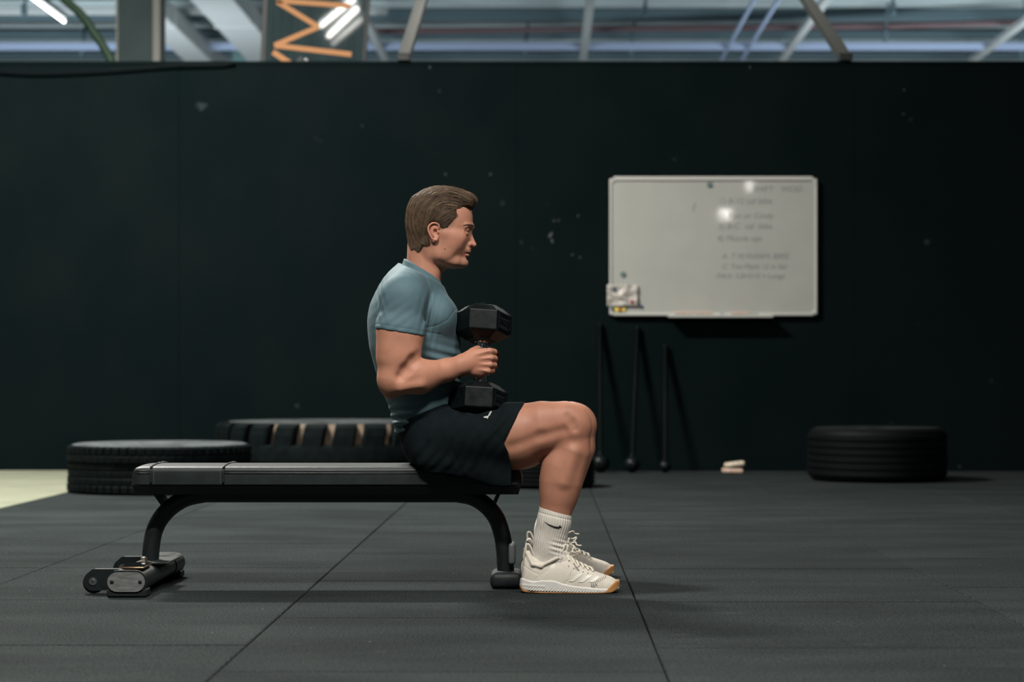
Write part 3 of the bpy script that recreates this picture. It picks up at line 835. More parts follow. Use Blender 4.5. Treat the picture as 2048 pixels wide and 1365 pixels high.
for px, py, yy in ((288, 1124, 6.315), (290, 1124, 6.485)):
    p = W(px, py, yy); z0 = fz + .0402
    MB().lathe([(0, .016), (.007, .016), (.0105, .013), (.0105, .004), (.014, .0035), (.014, 0)], (p.x, yy, z0), 6).build('bolt', M['steel'], bench)
for y0 in (FN + .10, FF - .13):
    bx0 = W(186, 1163, FN + .10).x
    hub = (bx0, y0, W(186, 1165, 6.15).z)
    for yy in (y0, y0 + .030):
        pts = [(fx - .03, fz + .028), (bx0 + .005, fz + .030)]
        pts = [(fx - .02, fz + .030), (hub[0] - .002, fz + .030)] + [(hub[0] + .030*math.cos(q), hub[2] + .030*math.sin(q)) for q in [math.radians(d) for d in range(130, 275, 15)]] + [(fx - .045, hub[2] - .026), (fx - .02, hub[2] - .02)]
        MB().prism(pts, yy, yy + .004).build('wheel_bracket', M['metal_black'], bench)
    MB().rbox((hub[0] + .002, y0 + .0042, fz + .026), (fx - .02, y0 + .0298, fz + .0298), .0008, 1).build('bracket_top', M['metal_black'], bench)
    MB().lathe([(0, .006), (.030, .006), (.0335, .009), (.0335, .024), (.030, .028), (0, .028)], (hub[0], hub[1], .0345), 32, 'y').build('wheel', M['rubber'], bench, True, 40)
    bt = MB().lathe([(0, -.0045), (.006, -.0045), (.007, -.003), (.0125, -.0025), (.0125, -.0002)], hub, 18, 'y').build('axle_bolt', M['steel'], bench, True, 35)
    MB().lathe([(.0, -.0050), (.003, -.0050), (.003, -.004)], hub, 6, 'y').build('hex_socket', M['tray'], bt)
# right foot
q0 = W(980, 1160, 6.33)
MB().rbox((q0.x, 6.315, 0.0005), (-.072, 6.485, .052), .018, 3).build('rubber_foot', M['rubber'], bench, True, 50)
p0 = W(1017, 1087, 6.36); p1 = W(1031, 1130, 6.36)
MB().rbox((p0.x, 6.35, p1.z), (p1.x, 6.45, p0.z), .009, 3).build('grip_pad', M['grey_plastic'], bench, True, 50)

# phone lying on the foot
ph_y = 6.184
q = W(264, 1130, 6.112); zt = fz + .0352
ph = thing('smartphone', 'black smartphone with bronze frame lying on the bench foot', 'phone', (q.x, ph_y, zt))
rot = Matrix.Rotation(math.radians(1.5), 3, 'Z')
MB().rbox((q.x - .036, ph_y - .072, zt + .0005), (q.x + .036, ph_y + .072, zt + .0085), .0036, 2, rot).build('phone_frame', M['bronze'], ph, True, 50)
MB().rbox((q.x - .0345, ph_y - .0705, zt + .0086), (q.x + .0345, ph_y + .0705, zt + .0095), .0004, 1, rot).build('screen', M['glass_black'], ph)

# ------------------------------------------------------------------ two hexagonal dumbbells held upright
def dumbbell(yc, dx, label):
    top = W(964, 647, yc); bot = W(956.5, 805, yc)
    top.x += dx; bot.x += dx
    tilt = math.radians(12.5)
    ax = (top - bot).normalized(); L = (top - bot).length
    mid = (top + bot)/2
    ax = Vector((ax.x, math.sin(tilt), math.cos(tilt))).normalized()
    ex = (Vector((1, 0, 0)) - ax*ax.x).normalized(); ey = ax.cross(ex).normalized()
    if ey.y < 0: ey = -ey
    t = thing('hex_dumbbell', label, 'dumbbell', mid - ax*(L/2 + .055), 'dumbbells held upright on his thighs')
    def pt(a, b, c): return mid + ex*a + ey*b + ax*c
    s = .0865
    yaw = math.radians(4)
    def hexring(rad, h): return [pt(rad*math.cos(math.radians(60*k) + yaw), rad*math.sin(math.radians(60*k) + yaw), h) for k in range(6)]
    for sg in (1, -1):
        c = sg*L/2; hh = .033; ch = .022
        rings = [(.050, c - hh - ch), (s*.985, c - hh), (s, c - hh + .003), (s, c + hh - .003), (s*.985, c + hh), (.055, c + hh + ch)]
        v = []; f = []
        for r_, h in rings: v += hexring(r_, h)
        for k in range(5):
            for i in range(6): f.append((k*6+i, k*6+(i+1)%6, k*6+6+(i+1)%6, k*6+6+i))
        f += [tuple(range(6)), tuple(range(30, 36))]
        o = MB().add(v, f).build('dumbbell_head', M['rubber_db'], t)
        bv = o.modifiers.new('soft', 'BEVEL'); bv.width = .0025; bv.segments = 2; bv.limit_method = 'ANGLE'; bv.angle_limit = math.radians(20)
        # recessed label field with raised rim on the face turned to the right
        for fa in (-30, 150):
            fa_ = math.radians(fa) + yaw
            nrm = ex*math.cos(fa_) + ey*math.sin(fa_); tan = -ex*math.sin(fa_) + ey*math.cos(fa_)
            fc = mid + nrm*(s*math.cos(math.radians(30))) + ax*c
            w, h2 = .030, .024
            def q4(a, b, d): return fc + tan*a + ax*b + nrm*d
            rim = MB(); t_ = .003
            for (a0, a1, b0, b1) in ((-w, w, h2 - t_, h2), (-w, w, -h2, -h2 + t_), (-w, -w + t_, -h2 + t_, h2 - t_), (w - t_, w, -h2 + t_, h2 - t_)):
                P = [q4(a, b, d) for d in (.0002, .0030) for a, b in ((a0, b0), (a1, b0), (a1, b1), (a0, b1))]
                rim.add(P, [(0,3,2,1),(4,5,6,7),(0,1,5,4),(1,2,6,5),(2,3,7,6),(3,0,4,7)])
            rim.build('label_rim', M['rubber_db'], o)
            P = [q4(a, b, d) for d in (.0001, .0006) for a, b in ((-w + t_, -h2 + t_), (w - t_, -h2 + t_), (w - t_, h2 - t_), (-w + t_, h2 - t_))]
            lp = MB().add(P, [(0,3,2,1),(4,5,6,7),(0,1,5,4),(1,2,6,5),(2,3,7,6),(3,0,4,7)]).build('label_field', M['tray'], o)
            cu = bpy.data.curves.new('lettering', 'FONT'); cu.body = '30KG' if sg > 0 else '20KG'; cu.body = '20KG'; cu.size = .023; cu.extrude = .0008; cu.align_x = 'CENTER'; cu.align_y = 'CENTER'; cu.offset = .0006
            tx = font_mesh(cu, 'lettering', M['rubber_db'], o)
            m3 = Matrix((tan, ax, nrm)).transposed()
            tx.matrix_local = Matrix.Translation(q4(0, 0, .0012) - t.location) @ m3.to_4x4()
    hd = MB().tube([pt(0, 0, -L/2 + .03), pt(0, 0, L/2 - .03)], .0165, 20).build('handle', M['chrome'], t, True, 50)
    for sg in (1, -1):
        c = sg*(L/2 - .058)
        MB().tube([pt(0, 0, c - .003*sg), pt(0, 0, c), pt(0, 0, c + .006*sg), pt(0, 0, c + .010*sg)], [.0168, .0225, .0225, .0170], 22).build('flange', M['chrome'], hd, True, 40)
    return mid, ax, L
DBN = dumbbell(6.318, 0.0, 'nearer black hex dumbbell held upright in his right hand')
DBF = dumbbell(6.484, 0.010, 'farther black hex dumbbell mostly hidden behind the nearer one')

# ------------------------------------------------------------------ the seated man: distance fields meshed with surface nets
def mlen(px, y): return px * y / FPX

class Field:
    def __init__(s, lo, hi, h):
        s.lo = np.array(lo, float); s.h = h
        n = np.ceil((np.array(hi) - s.lo)/h).astype(int) + 1
        s.n = n
        s.ax = [(s.lo[i] + h*np.arange(n[i])).astype(np.float32) for i in range(3)]
        s.d = np.full(n, 1.0, np.float32)
    def sl(s, lo, hi):
        r = []
        for i in range(3):
            a = int(max(0, math.floor((lo[i] - s.lo[i])/s.h))); b = int(min(s.n[i], math.ceil((hi[i] - s.lo[i])/s.h) + 1))
            if b - a < 1: return None
            r.append(slice(a, b))
        return tuple(r)
    def grids(s, q):
        return s.ax[0][q[0]][:, None, None], s.ax[1][q[1]][None, :, None], s.ax[2][q[2]][None, None, :]
    def add(s, prim, k=0.01, op='u'):
        f, lo, hi = prim; m = k + 0.02
        q = s.sl([a - m for a in lo], [b + m for b in hi])
        if q is None: return
        v = f(*s.grids(q)).astype(np.float32); a = s.d[q]
        if op == 'u':
            h = np.maximum(k - np.abs(a - v), 0)/k if k > 0 else 0
            s.d[q] = np.minimum(a, v) - (h*h*k/4 if k > 0 else 0)
        elif op == 's':
            v = -v; h = np.maximum(k - np.abs(a - v), 0)/k if k > 0 else 0
            s.d[q] = np.maximum(a, v) + (h*h*k/4 if k > 0 else 0)
    def clip(s, f, k=0.0):
        v = np.broadcast_to(f(*s.grids((slice(None),)*3)), s.d.shape)
        if k > 0:
            h = np.maximum(k - np.abs(s.d - v), 0)/k; s.d = (np.maximum(s.d, v) + h*h*k/4).astype(np.float32)
        else: s.d = np.maximum(s.d, v).astype(np.float32)
    def disp(s, f):
        s.d = (s.d + f(*s.grids((slice(None),)*3))).astype(np.float32)
    def sample(s, P):
        q = (np.asarray(P) - s.lo)/s.h
        i = np.clip(np.floor(q).astype(int), 0, s.n - 2); t = np.clip(q - i, 0, 1)
        out = 0
        for a in (0, 1):
            for b in (0, 1):
                for c in (0, 1):
                    w = (t[:, 0] if a else 1 - t[:, 0])*(t[:, 1] if b else 1 - t[:, 1])*(t[:, 2] if c else 1 - t[:, 2])
                    out = out + w*s.d[i[:, 0] + a, i[:, 1] + b, i[:, 2] + c]
        return out
    def grad(s, P):
        e = s.h; P = np.asarray(P); g = np.stack([s.sample(P + np.eye(3)[i]*e) - s.sample(P - np.eye(3)[i]*e) for i in range(3)], 1)
        return g/np.maximum(np.linalg.norm(g, axis=1, keepdims=True), 1e-9)

def surface_nets(F, smooth=1):
    d = F.d; nx, ny, nz = d.shape; s = d < 0
    c = [s[a:nx-1+a, b:ny-1+b, e:nz-1+e] for a in (0, 1) for b in (0, 1) for e in (0, 1)]
    allc = c[0].copy(); anyc = c[0].copy()
    for q in c[1:]: allc &= q; anyc |= q
    act = anyc & ~allc
    I, J, K = np.nonzero(act)
    idx = np.full(act.shape, -1, np.int32); idx[I, J, K] = np.arange(len(I), dtype=np.int32)
    val = {(a, b, e): d[I+a, J+b, K+e] for a in (0, 1) for b in (0, 1) for e in (0, 1)}
    acc = np.zeros((len(I), 3)); cnt = np.zeros(len(I))
    corners = list(val)
    for p in corners:
        for ax in range(3):
            if p[ax] == 0:
                q = list(p); q[ax] = 1; q = tuple(q)
                v0, v1 = val[p], val[q]; m = (v0 < 0) != (v1 < 0)
                t = np.where(m, v0/np.where(m, v0 - v1, 1), 0)
                pos = np.array(p, float)[None, :].repeat(len(I), 0); pos[:, ax] += t
                acc[m] += pos[m]; cnt[m] += 1
    V = acc/cnt[:, None] + np.stack([I, J, K], 1)
    V = F.lo + V*F.h
    Q = []
    for ax in range(3):
        o = [0, 0, 0]; o[ax] = 1
        s0 = s[:nx-o[0], :ny-o[1], :nz-o[2]]; s1 = s[o[0]:, o[1]:, o[2]:]
        e = s0 != s1
        i, j, k = np.nonzero(e)
        u, w = [(1, 2), (2, 0), (0, 1)][ax]
        cc = np.stack([i, j, k], 1)
        ok = (cc[:, u] > 0) & (cc[:, w] > 0)
        for a_ in (u, w): ok &= cc[:, a_] < d.shape[a_] - 1
        cc = cc[ok]; inside0 = s0[i, j, k][ok]
        def at(du, dw):
            q = cc.copy(); q[:, u] -= du; q[:, w] -= dw
            return idx[q[:, 0], q[:, 1], q[:, 2]]
        quad = np.stack([at(1, 1), at(0, 1), at(0, 0), at(1, 0)], 1)
        quad[~inside0] = quad[~inside0][:, ::-1]
        Q.append(quad)
    Q = np.concatenate(Q)
    Q = Q[(Q >= 0).all(1)]
    for _ in range(smooth):
        nb = np.zeros_like(V); ct = np.zeros(len(V))
        for a, b in ((0, 1), (1, 2), (2, 3), (3, 0)):
            for p, q in ((a, b), (b, a)):
                for x in range(3): nb[:, x] += np.bincount(Q[:, p], V[Q[:, q], x], len(V))
                ct += np.bincount(Q[:, p], minlength=len(V))
        V = np.where(ct[:, None] > 0, V*0.5 + 0.5*nb/np.maximum(ct, 1)[:, None], V)
    return V, Q

# --- primitives -----------------------------------------------------------------------------------
def cone(a, b, ra, rb, la=None, lb=None, lat=(0, 1, 0)):
    "tapered capsule; la / lb are the radii along the lateral axis"
    a = np.array(a, float); b = np.array(b, float); la = ra if la is None else la; lb = rb if lb is None else lb
    d = b - a; L2 = float(d @ d); t_ = d/math.sqrt(L2)
    l = np.array(lat, float); l = l - t_*(l @ t_); l /= np.linalg.norm(l)
    R = max(ra, rb, la, lb)
    lo = np.minimum(a, b) - R; hi = np.maximum(a, b) + R
    rnd = abs(ra - la) < 1e-6 and abs(rb - lb) < 1e-6
    def f(X, Y, Z):
        px, py, pz = X - a[0], Y - a[1], Z - a[2]
        t = np.clip((px*d[0] + py*d[1] + pz*d[2])/L2, 0, 1)
        qx, qy, qz = px - t*d[0], py - t*d[1], pz - t*d[2]
        r = ra + (rb - ra)*t
        if rnd: return np.sqrt(qx*qx + qy*qy + qz*qz) - r
        v = qx*l[0] + qy*l[1] + qz*l[2]; rv = la + (lb - la)*t
        u2 = np.maximum(qx*qx + qy*qy + qz*qz - v*v, 0)
        k = np.sqrt(u2/(r*r) + v*v/(rv*rv))
        return (k - 1)*np.minimum(r, rv)
    return f, lo, hi

def ell(c, r, rot=None):
    c = np.array(c, float); r = np.array(r, float); m = np.eye(3) if rot is None else np.array(rot)
    R = r.max()
    def f(X, Y, Z):
        x, y, z = X - c[0], Y - c[1], Z - c[2]
        q = [m[0][i]*x + m[1][i]*y + m[2][i]*z for i in range(3)] if rot is not None else (x, y, z)
        k0 = np.sqrt((q[0]/r[0])**2 + (q[1]/r[1])**2 + (q[2]/r[2])**2)
        k1 = np.sqrt((q[0]/r[0]**2)**2 + (q[1]/r[1]**2)**2 + (q[2]/r[2]**2)**2)
        return k0*(k0 - 1)/np.maximum(k1, 1e-6)
    return f, c - R, c + R

def rotXZ(deg):
    "columns are the local axes; rotates in the picture plane (positive turns x towards z)"
    q = math.radians(deg); return [[math.cos(q), 0, -math.sin(q)], [0, 1, 0], [math.sin(q), 0, math.cos(q)]]

def herm(z, zs, vs):
    "smooth interpolation (monotone slopes) of table values"
    zs = np.asarray(zs, float); vs = np.asarray(vs, float)
    h = np.diff(zs); dl = np.diff(vs)/h; m = np.zeros(len(vs))
    m[0], m[-1] = dl[0], dl[-1]
    for i in range(1, len(vs) - 1):
        m[i] = 0 if dl[i-1]*dl[i] <= 0 else 2*dl[i-1]*dl[i]/(dl[i-1] + dl[i])
    z = np.clip(z, zs[0], zs[-1]); i = np.clip(np.searchsorted(zs, z, side='right') - 1, 0, len(zs) - 2)
    t = (z - zs[i])/h[i]
    return (2*t**3 - 3*t**2 + 1)*vs[i] + (t**3 - 2*t**2 + t)*h[i]*m[i] + (-2*t**3 + 3*t**2)*vs[i+1] + (t**3 - t**2)*h[i]*m[i+1]

def loftz(rows, y, n=2.0, ycol=None):
    "rows: (py, px widest, px front, px back, half width m); picture coordinates at depth y, axis upright"
    rows = sorted(rows, key=lambda r: -r[0])
    zs = [EYE - (r[0] - 757)*y/FPX for r in rows]
    X = lambda p: (p - 1090)*y/FPX
    col = [[X(r[1]) for r in rows], [X(r[2]) for r in rows], [X(r[3]) for r in rows], [r[4] for r in rows]]
    lo = (min(col[2]), y - max(col[3]), zs[0]); hi = (max(col[1]), y + max(col[3]), zs[-1])
    zm, zh = (zs[0] + zs[-1])/2, (zs[-1] - zs[0])/2
    ns = [r[5] if len(r) > 5 else n for r in rows]
    def f(Xg, Y, Z):
        z = Z.ravel(); nn = herm(z, zs, ns)[None, None, :]
        c, fr, bk, w = [herm(z, zs, q)[None, None, :] for q in col]
        af = np.maximum(fr - c, 1e-4); ab = np.maximum(c - bk, 1e-4)
        dx = Xg - c
        u = np.where(dx > 0, dx/af, -dx/ab); v = np.abs(Y - y)/w
        nn = np.where(dx > 0, nn, n)
        k = (u**nn + v**nn)**(1.0/nn)
        d = (k - 1)*np.minimum(np.minimum(af, ab), w)
        return np.maximum(d, np.abs(Z - zm) - zh)
    return f, lo, hi

def plane_xz(p, q, keep_below=True):
    "half space bounded by the line p-q (points x, z), uniform in y"
    d = np.array([q[0] - p[0], q[1] - p[1]]); d = d/np.linalg.norm(d); n = np.array([-d[1], d[0]])
    if (n[1] > 0) != keep_below: n = -n
    return lambda X, Y, Z: (X - p[0])*n[0] + (Z - p[1])*n[1] + 0*Y

def seg_dist(X, Z, pts):
    best = None
    for (ax_, az), (bx, bz) in zip(pts[:-1], pts[1:]):
        dx, dz = bx - ax_, bz - az; L = dx*dx + dz*dz
        t = np.clip(((X - ax_)*dx + (Z - az)*dz)/L, 0, 1)
        q = np.hypot(X - ax_ - t*dx, Z - az - t*dz)
        best = q if best is None else np.minimum(best, q)
    return best

YM = 6.40                                                # the man's middle plane
def near(py, px, y): return W(px, py, y)
def mir(v, yc=YM): return Vector((v[0], 2*yc - v[1], v[2]))

# --- head -----------------------------------------------------------------------------------------
H = lambda px, py, dy=0.0: np.array(W(px, py, YM)) + np.array([0, dy, 0])
PX = YM / FPX                                            # metres per pixel at the middle plane
HEAD_ROWS = [(398, 878, 934, 828, .052), (415, 878, 942, 822, .068), (436, 877, 945.5, 821, .0745), (452, 875, 945.5, 822, .0755, 2.25), (464, 874, 939.5, 824, .0745, 2.15),
             (480, 874, 939, 828, .0725, 1.95), (495, 873, 938.5, 834, .069, 1.8), (505, 872, 938, 840, .0655, 1.75), (515, 873, 934, 850, .0605, 1.8), (524, 880, 933, 862, .053, 1.9), (531, 892, 931, 878, .041, 2.0), (536, 906, 924, 893, .022, 2.0)]
def head_prims(F):
    F.add(loftz(HEAD_ROWS, YM, 2.25), 0.004)
    F.add(ell(H(874, 436), (.094, .0755, .088)), .02)                                  # cranium
    F.add(ell(H(848, 455), (.052, .062, .060)), .02)                                   # occiput
    for s in (-1, 1):
        F.add(cone(H(941.6, 455, s*.006), H(932, 455.5, s*.043), .0072, .0070), .014)  # brow ridge
        F.add(cone(H(922, 477, s*.047), H(893, 472, s*.066), .011, .009), .03)
        F.add(ell(H(906, 487, s*.044), (.026, .020, .028)), .03)         # cheek bone
        F.add(ell(H(940.5, 464.5, s*.030), (.0115, .0165, .0085)), .014, 's')               # eye socket
        F.add(cone(H(882, 512, s*.053), H(908, 526, s*.034), .010, .007), .03)           # jaw
        F.add(ell(H(893, 497, s*.056), (.026, .012, .028)), .02)                        # masseter
    # nose
    F.add(cone(H(938.0, 464.5), H(944.2, 482.5), .0068, .0082), .010)
    F.add(ell(H(946.4, 489.6), (.0108, .0098, .0092)), .007)
    F.add(cone(H(942, 492.5), H(938, 494.5), .0055, .005), .006)
    for s in (-1, 1):
        F.add(ell(H(938.5, 489.5, s*.0125), (.0095, .0062, .0078)), .005)
        F.add(ell(H(942.6, 494.3, s*.0068), (.0052, .0028, .0026), rotXZ(15)), .002, 's')
        F.add(cone(H(935, 486, s*.0175), H(930.5, 499, s*.026), .0012, .0010), .006, 's')   # nasolabial fold
    # mouth and chin
    F.add(ell(H(935.5, 500.5), (.0085, .022, .0095)), .008)
    F.add(ell(H(936.3, 504.0), (.0085, .0205, .0046)), .004)
    F.add(ell(H(934.0, 511.2), (.0085, .0185, .0055)), .004)
    pts = [H(939.4, 507.3, 0), H(936.5, 507.4, -.012), H(929.0, 508.6, -.0285)]
    for s in (1, -1):
        pp = [p*np.array([1, 0, 1]) + np.array([0, YM + s*(p[1] - YM), 0]) for p in pts]
        F.add(cone(pp[0], pp[1], .0012, .0012), .003, 's'); F.add(cone(pp[1], pp[2], .0012, .0016), .003, 's')
    F.add(cone(H(936.0, 518.7, -.012), H(936.0, 518.7, .012), .0026, .0026), .010, 's')
    F.add(ell(H(923.6, 527), (.0150, .022, .0130)), .016)
    # neck
    F.add(cone(H(848, 492), H(846, 570), .053, .056, .054, .060), .02)
    F.add(cone(H(873, 520), H(856, 568), .025, .023, .034, .036), .02)
    F.add(cone(H(890, 522), H(872, 546), .015, .012, .022, .022), .02)
    for s in (-1, 1):
        F.add(cone(H(853, 488, s*.058), H(867, 562, s*.018), .0120, .009), .012)         # neck muscle

EARP = [(884.5, 470), (880, 462), (880.5, 455), (876, 451.3), (868.5, 450.6), (862.6, 454.5), (859.6, 461), (861.5, 470), (865.5, 478.5), (871.5, 484), (876.5, 483.5), (878.6, 477)]
def ear_prims(F):
    for s in (-1, 1):
        F.add(ell(H(871, 466, s*.0765), (.0150, .0055, .0235), rotXZ(14)), .006)
        off = lambda px: .0825 + (876 - px)*.00030
        P = [H(a, b, s*(off(a) if i > 0 else .076)) for i, (a, b) in enumerate(EARP)]
        P = spline(P[1:], 3)
        for a, b in zip(P[:-1], P[1:]):
            F.add(cone(a, b, .0030, .0030), .002)
        F.add(ell(H(874.5, 481.0, s*.0815), (.0060, .0032, .0055)), .004)                # lobe
        F.add(ell(H(873.5, 468.0, s*.0840), (.0072, .0125, .0102), rotXZ(10)), .003, 's')  # concha
        F.add(cone(H(866, 458, s*.0860), H(866, 471, s*.0860), .0022, .0020), .0025, 's')  # scapha
        F.add(ell(H(879, 468.5, s*.0800), (.0034, .0040, .0055)), .003)                   # tragus

# --- limbs ----------------------------------------------------------------------------------------
AY = 6.185                                                                             # near upper arm
def arm_points(s):
    "s = -1 near arm; s = +1 far arm (mirrored in the middle plane)"
    def P(px, py, y):
        v = np.array(W(px, py, y))
        if s > 0: v[1] = 2*YM - v[1]
        return v
    return P
def upper_arm(F, P, off=0.0, k=.025, lower=True):
    F.add(ell(P(808, 600, 6.212), (.064 + off, .060 + off, .078 + off)), k)               # deltoid
    F.add(cone(P(802, 598, 6.20), P(801, 664, 6.188), .066 + off, .0665 + off, .050 + off, .050 + off), k)
    F.add(cone(P(801, 664, 6.188), P(797, 712, 6.182), .0665 + off, .0630 + off, .050 + off, .048 + off), k)
    if lower:
        F.add(cone(P(797, 712, 6.182), P(787, 756, 6.180), .0630, .0485, .048, .043), .02)
    F.add(cone(P(815, 664, 6.200), P(812, 702, 6.198), .041 + off, .033 + off, .042 + off, .036 + off), .02)       # biceps
    F.add(cone(P(782, 655, 6.180), P(778, 715, 6.178), .036 + off, .030 + off, .040 + off, .034 + off), .02)       # triceps
def fore_arm(F, P):
    F.add(ell(P(782, 776, 6.182), (.024, .024, .026)), .025)                               # elbow
    F.add(cone(P(789, 760, 6.180), P(840, 756, 6.200), .047, .0465, .043, .043), .022)
    F.add(cone(P(815, 745, 6.178), P(862, 744, 6.205), .034, .030, .032, .028), .022)         # brachioradialis
    F.add(cone(P(840, 756, 6.200), P(892, 741, 6.235), .0465, .034, .042, .032), .022)
    F.add(cone(P(892, 741, 6.235), P(930, 728, 6.262), .034, .0300, .032, .0245), .018)
    F.add(cone(P(930, 728, 6.262), P(942, 726, 6.270), .0300, .0310, .0235, .0220), .015)
    F.add(ell(P(921, 739, 6.246), (.010, .008, .009)), .012)                               # ulna head
def arm_crease(F, P):
    L_ = [P(838, 713, 6.150), P(826, 722, 6.143), P(812, 740, 6.138), P(800, 753, 6.139)]
    for a, b in zip(L_[:-1], L_[1:]): F.add(cone(a, b, .0022, .0022), .030, 's')
    F.add(ell(P(779, 787, 6.178), (.013, .014, .013)), .016)
    F.add(cone(P(800, 776, 6.148), P(840, 770, 6.160), .010, .008), .02)
KN = [(981.5, 703.0), (983.5, 716.5), (981.5, 730.0), (977.0, 742.5)]
LOBE = [(989.3, 704.5), (989.8, 717.5), (989.0, 730.3), (985.3, 741.6)]
def hand(F, P):
    wx = [(940, 711), (938, 720), (937, 729), (938, 738)]
    for i, (kx, ky) in enumerate(KN):
        F.add(cone(P(*wx[i], 6.272), P(kx - 5, ky, 6.276), .0158, .0120, .0150, .0128), .012)
        F.add(cone(P(wx[i][0] + 6, wx[i][1], 6.2590), P(kx - 4, ky, 6.2640), .0022, .0028), .005)   # tendon
        F.add(ell(P(kx - 1.5, ky, 6.2720), (.0106, .0098, .0094)), .003)                       # knuckle
        r = (.0104, .0104, .0100, .0090)[i]; lx, ly = LOBE[i]
        p0 = P(kx - 1, ky, 6.275); p1 = P(lx - 1.0, ly, 6.296); p2 = P(lx - .5, ly + .3, 6.318); p3 = P(lx - 11, ly + .6, 6.340); p4 = P(lx - 26, ly, 6.343)
        F.add(cone(p0, p1, r*.99, r), .0012); F.add(cone(p1, p2, r, r*.98), .0012); F.add(cone(p2, p3, r*.98, r*.88), .001); F.add(cone(p3, p4, r*.88, r*.76), .001)
    F.add(cone(P(947, 744, 6.272), P(962, 749, 6.284), .0150, .0140), .012)                    # heel of the hand
    F.add(cone(P(946, 706, 6.290), P(955, 699.5, 6.318), .0165, .0135), .012)                  # thumb
    F.add(cone(P(955, 699.5, 6.318), P(966, 699, 6.342), .0120, .0110), .004)
    F.add(cone(P(966, 699, 6.342), P(980, 701, 6.345), .0108, .0085), .003)

RINGP = [(973, 696.5, 6.268), (981, 695.0, 6.280), (988, 696.8, 6.292), (993.5, 702.5, 6.300)]
KY, FY = 6.250, 6.235                                                                    # near knee and foot depth
def leg_points(s):
    if s < 0: return lambda px, py, y: np.array(W(px, py, y))
    def P(px, py, y):
        v = np.array(W(px, py, y)); t = np.clip((v[0] + .33)/.42, 0, 1)
        v[1] = (2*YM - v[1]) + .205*t            # far leg stands a little wider
        v[0] += .030*t*np.clip((v[2] - .16)/.30, 0, 1); v[2] -= (.026 - .020*t)*np.clip((v[2] - .25)/.25, 0, 1)
        return v
    return P
def thigh(F, P, off=0.0):
    F.add(cone(P(885, 880, 6.305), P(1030, 874, 6.268), .100 + off, .1010 + off, .088 + off, .088 + off), .03)
    F.add(cone(P(1030, 874, 6.268), P(1085, 860, 6.258), .1010 + off, .0855 + off, .088 + off, .080 + off), .02)
    F.add(cone(P(1085, 860, 6.258), P(1130, 850, 6.252), .0855 + off, .0690 + off, .080, .064), .02)
def leg(F, P):
    thigh(F, P)
    F.add(cone(P(1130, 850, 6.252), P(1141, 851, 6.250), .0690, .0630, .064, .057), .02)
    F.add(ell(P(1154, 845, 6.244), (.034, .038, .050), rotXZ(28)), .014)                       # knee cap
    F.add(ell(P(1146, 863, 6.208), (.024, .016, .020)), .014)                                  # outer knee
    F.add(cone(P(1136, 826, 6.226), P(1085, 832, 6.228), .018, .032), .03)                     # outer thigh muscle
    F.add(ell(P(1165, 884, 6.246), (.013, .018, .016)), .012)                                 # below the knee cap
    F.add(cone(P(1141, 858, 6.250), P(1141, 905, 6.248), .0610, .0575, .056, .053), .018)
    F.add(cone(P(1141, 905, 6.248), P(1127, 938, 6.246), .0575, .0650, .053, .057), .02)
    F.add(cone(P(1127, 938, 6.246), P(1121, 968, 6.243), .0650, .0620, .057, .056), .02)
    F.add(cone(P(1121, 968, 6.243), P(1117, 995, 6.241), .0620, .0540, .056, .049), .02)
    F.add(cone(P(1117, 995, 6.241), P(1111, 1030, 6.238), .0540, .0455, .049, .041), .02)
    for pl, kk in (([P(1022, 895, 6.176), P(1080, 874, 6.172), P(1128, 861, 6.184)], .030), ([P(1137, 832, 6.184), P(1146, 846, 6.186), P(1150, 858, 6.190)], .022)):
        for a_, b_ in zip(pl[:-1], pl[1:]): F.add(cone(a_ - np.array([0, .0045, 0]), b_ - np.array([0, .0045, 0]), .0016, .0016), kk, 's')            # muscle and tendon lines
    F.add(cone(P(1147, 905, 6.196), P(1128, 965, 6.192), .010, .006), .03)                     # calf edge
    F.add(cone(P(1110, 1030, 6.238), P(1101, 1075, 6.236), .0430, .0390, .037, .029), .02)
    F.add(cone(P(1169, 903, 6.246), P(1145, 985, 6.242), .009, .010), .02)                     # shin
    F.add(cone(P(1101, 1075, 6.236), P(1092, 1130, 6.235), .0390, .0400, .029, .026), .02)

TORSO = [(512, 838, 862, 812, .055), (528, 836, 862, 797, .070), (545, 832, 868, 779, .105), (562, 830, 878, 766, .138), (590, 828, 894, 751, .160), (615, 826, 905, 741, .165), (645, 825, 915, 737, .166), (690, 828, 920, 740.5, .160),
         (720, 832, 922, 747.5, .150), (750, 838, 921, 756, .142), (785, 846, 917, 768, .140), (818, 851, 911, 781, .147), (850, 855, 908, 789, .158), (880, 858, 908, 797, .165)]
def torso(F, off):
    rows = [(r[0], r[1], r[2] + off/PX, r[3] - off/PX, r[4] + off) for r in TORSO]
    F.add(loftz(rows, YM, 2.15), .01)
    for s in (-1, 1):
        F.add(cone(H(848, 566, s*.05), H(822, 572, s*.145), .042 + off, .045 + off), .045)
        F.add(ell(H(884, 636, s*.085), (.046 + off, .075 + off, .060 + off)), .035)              # chest

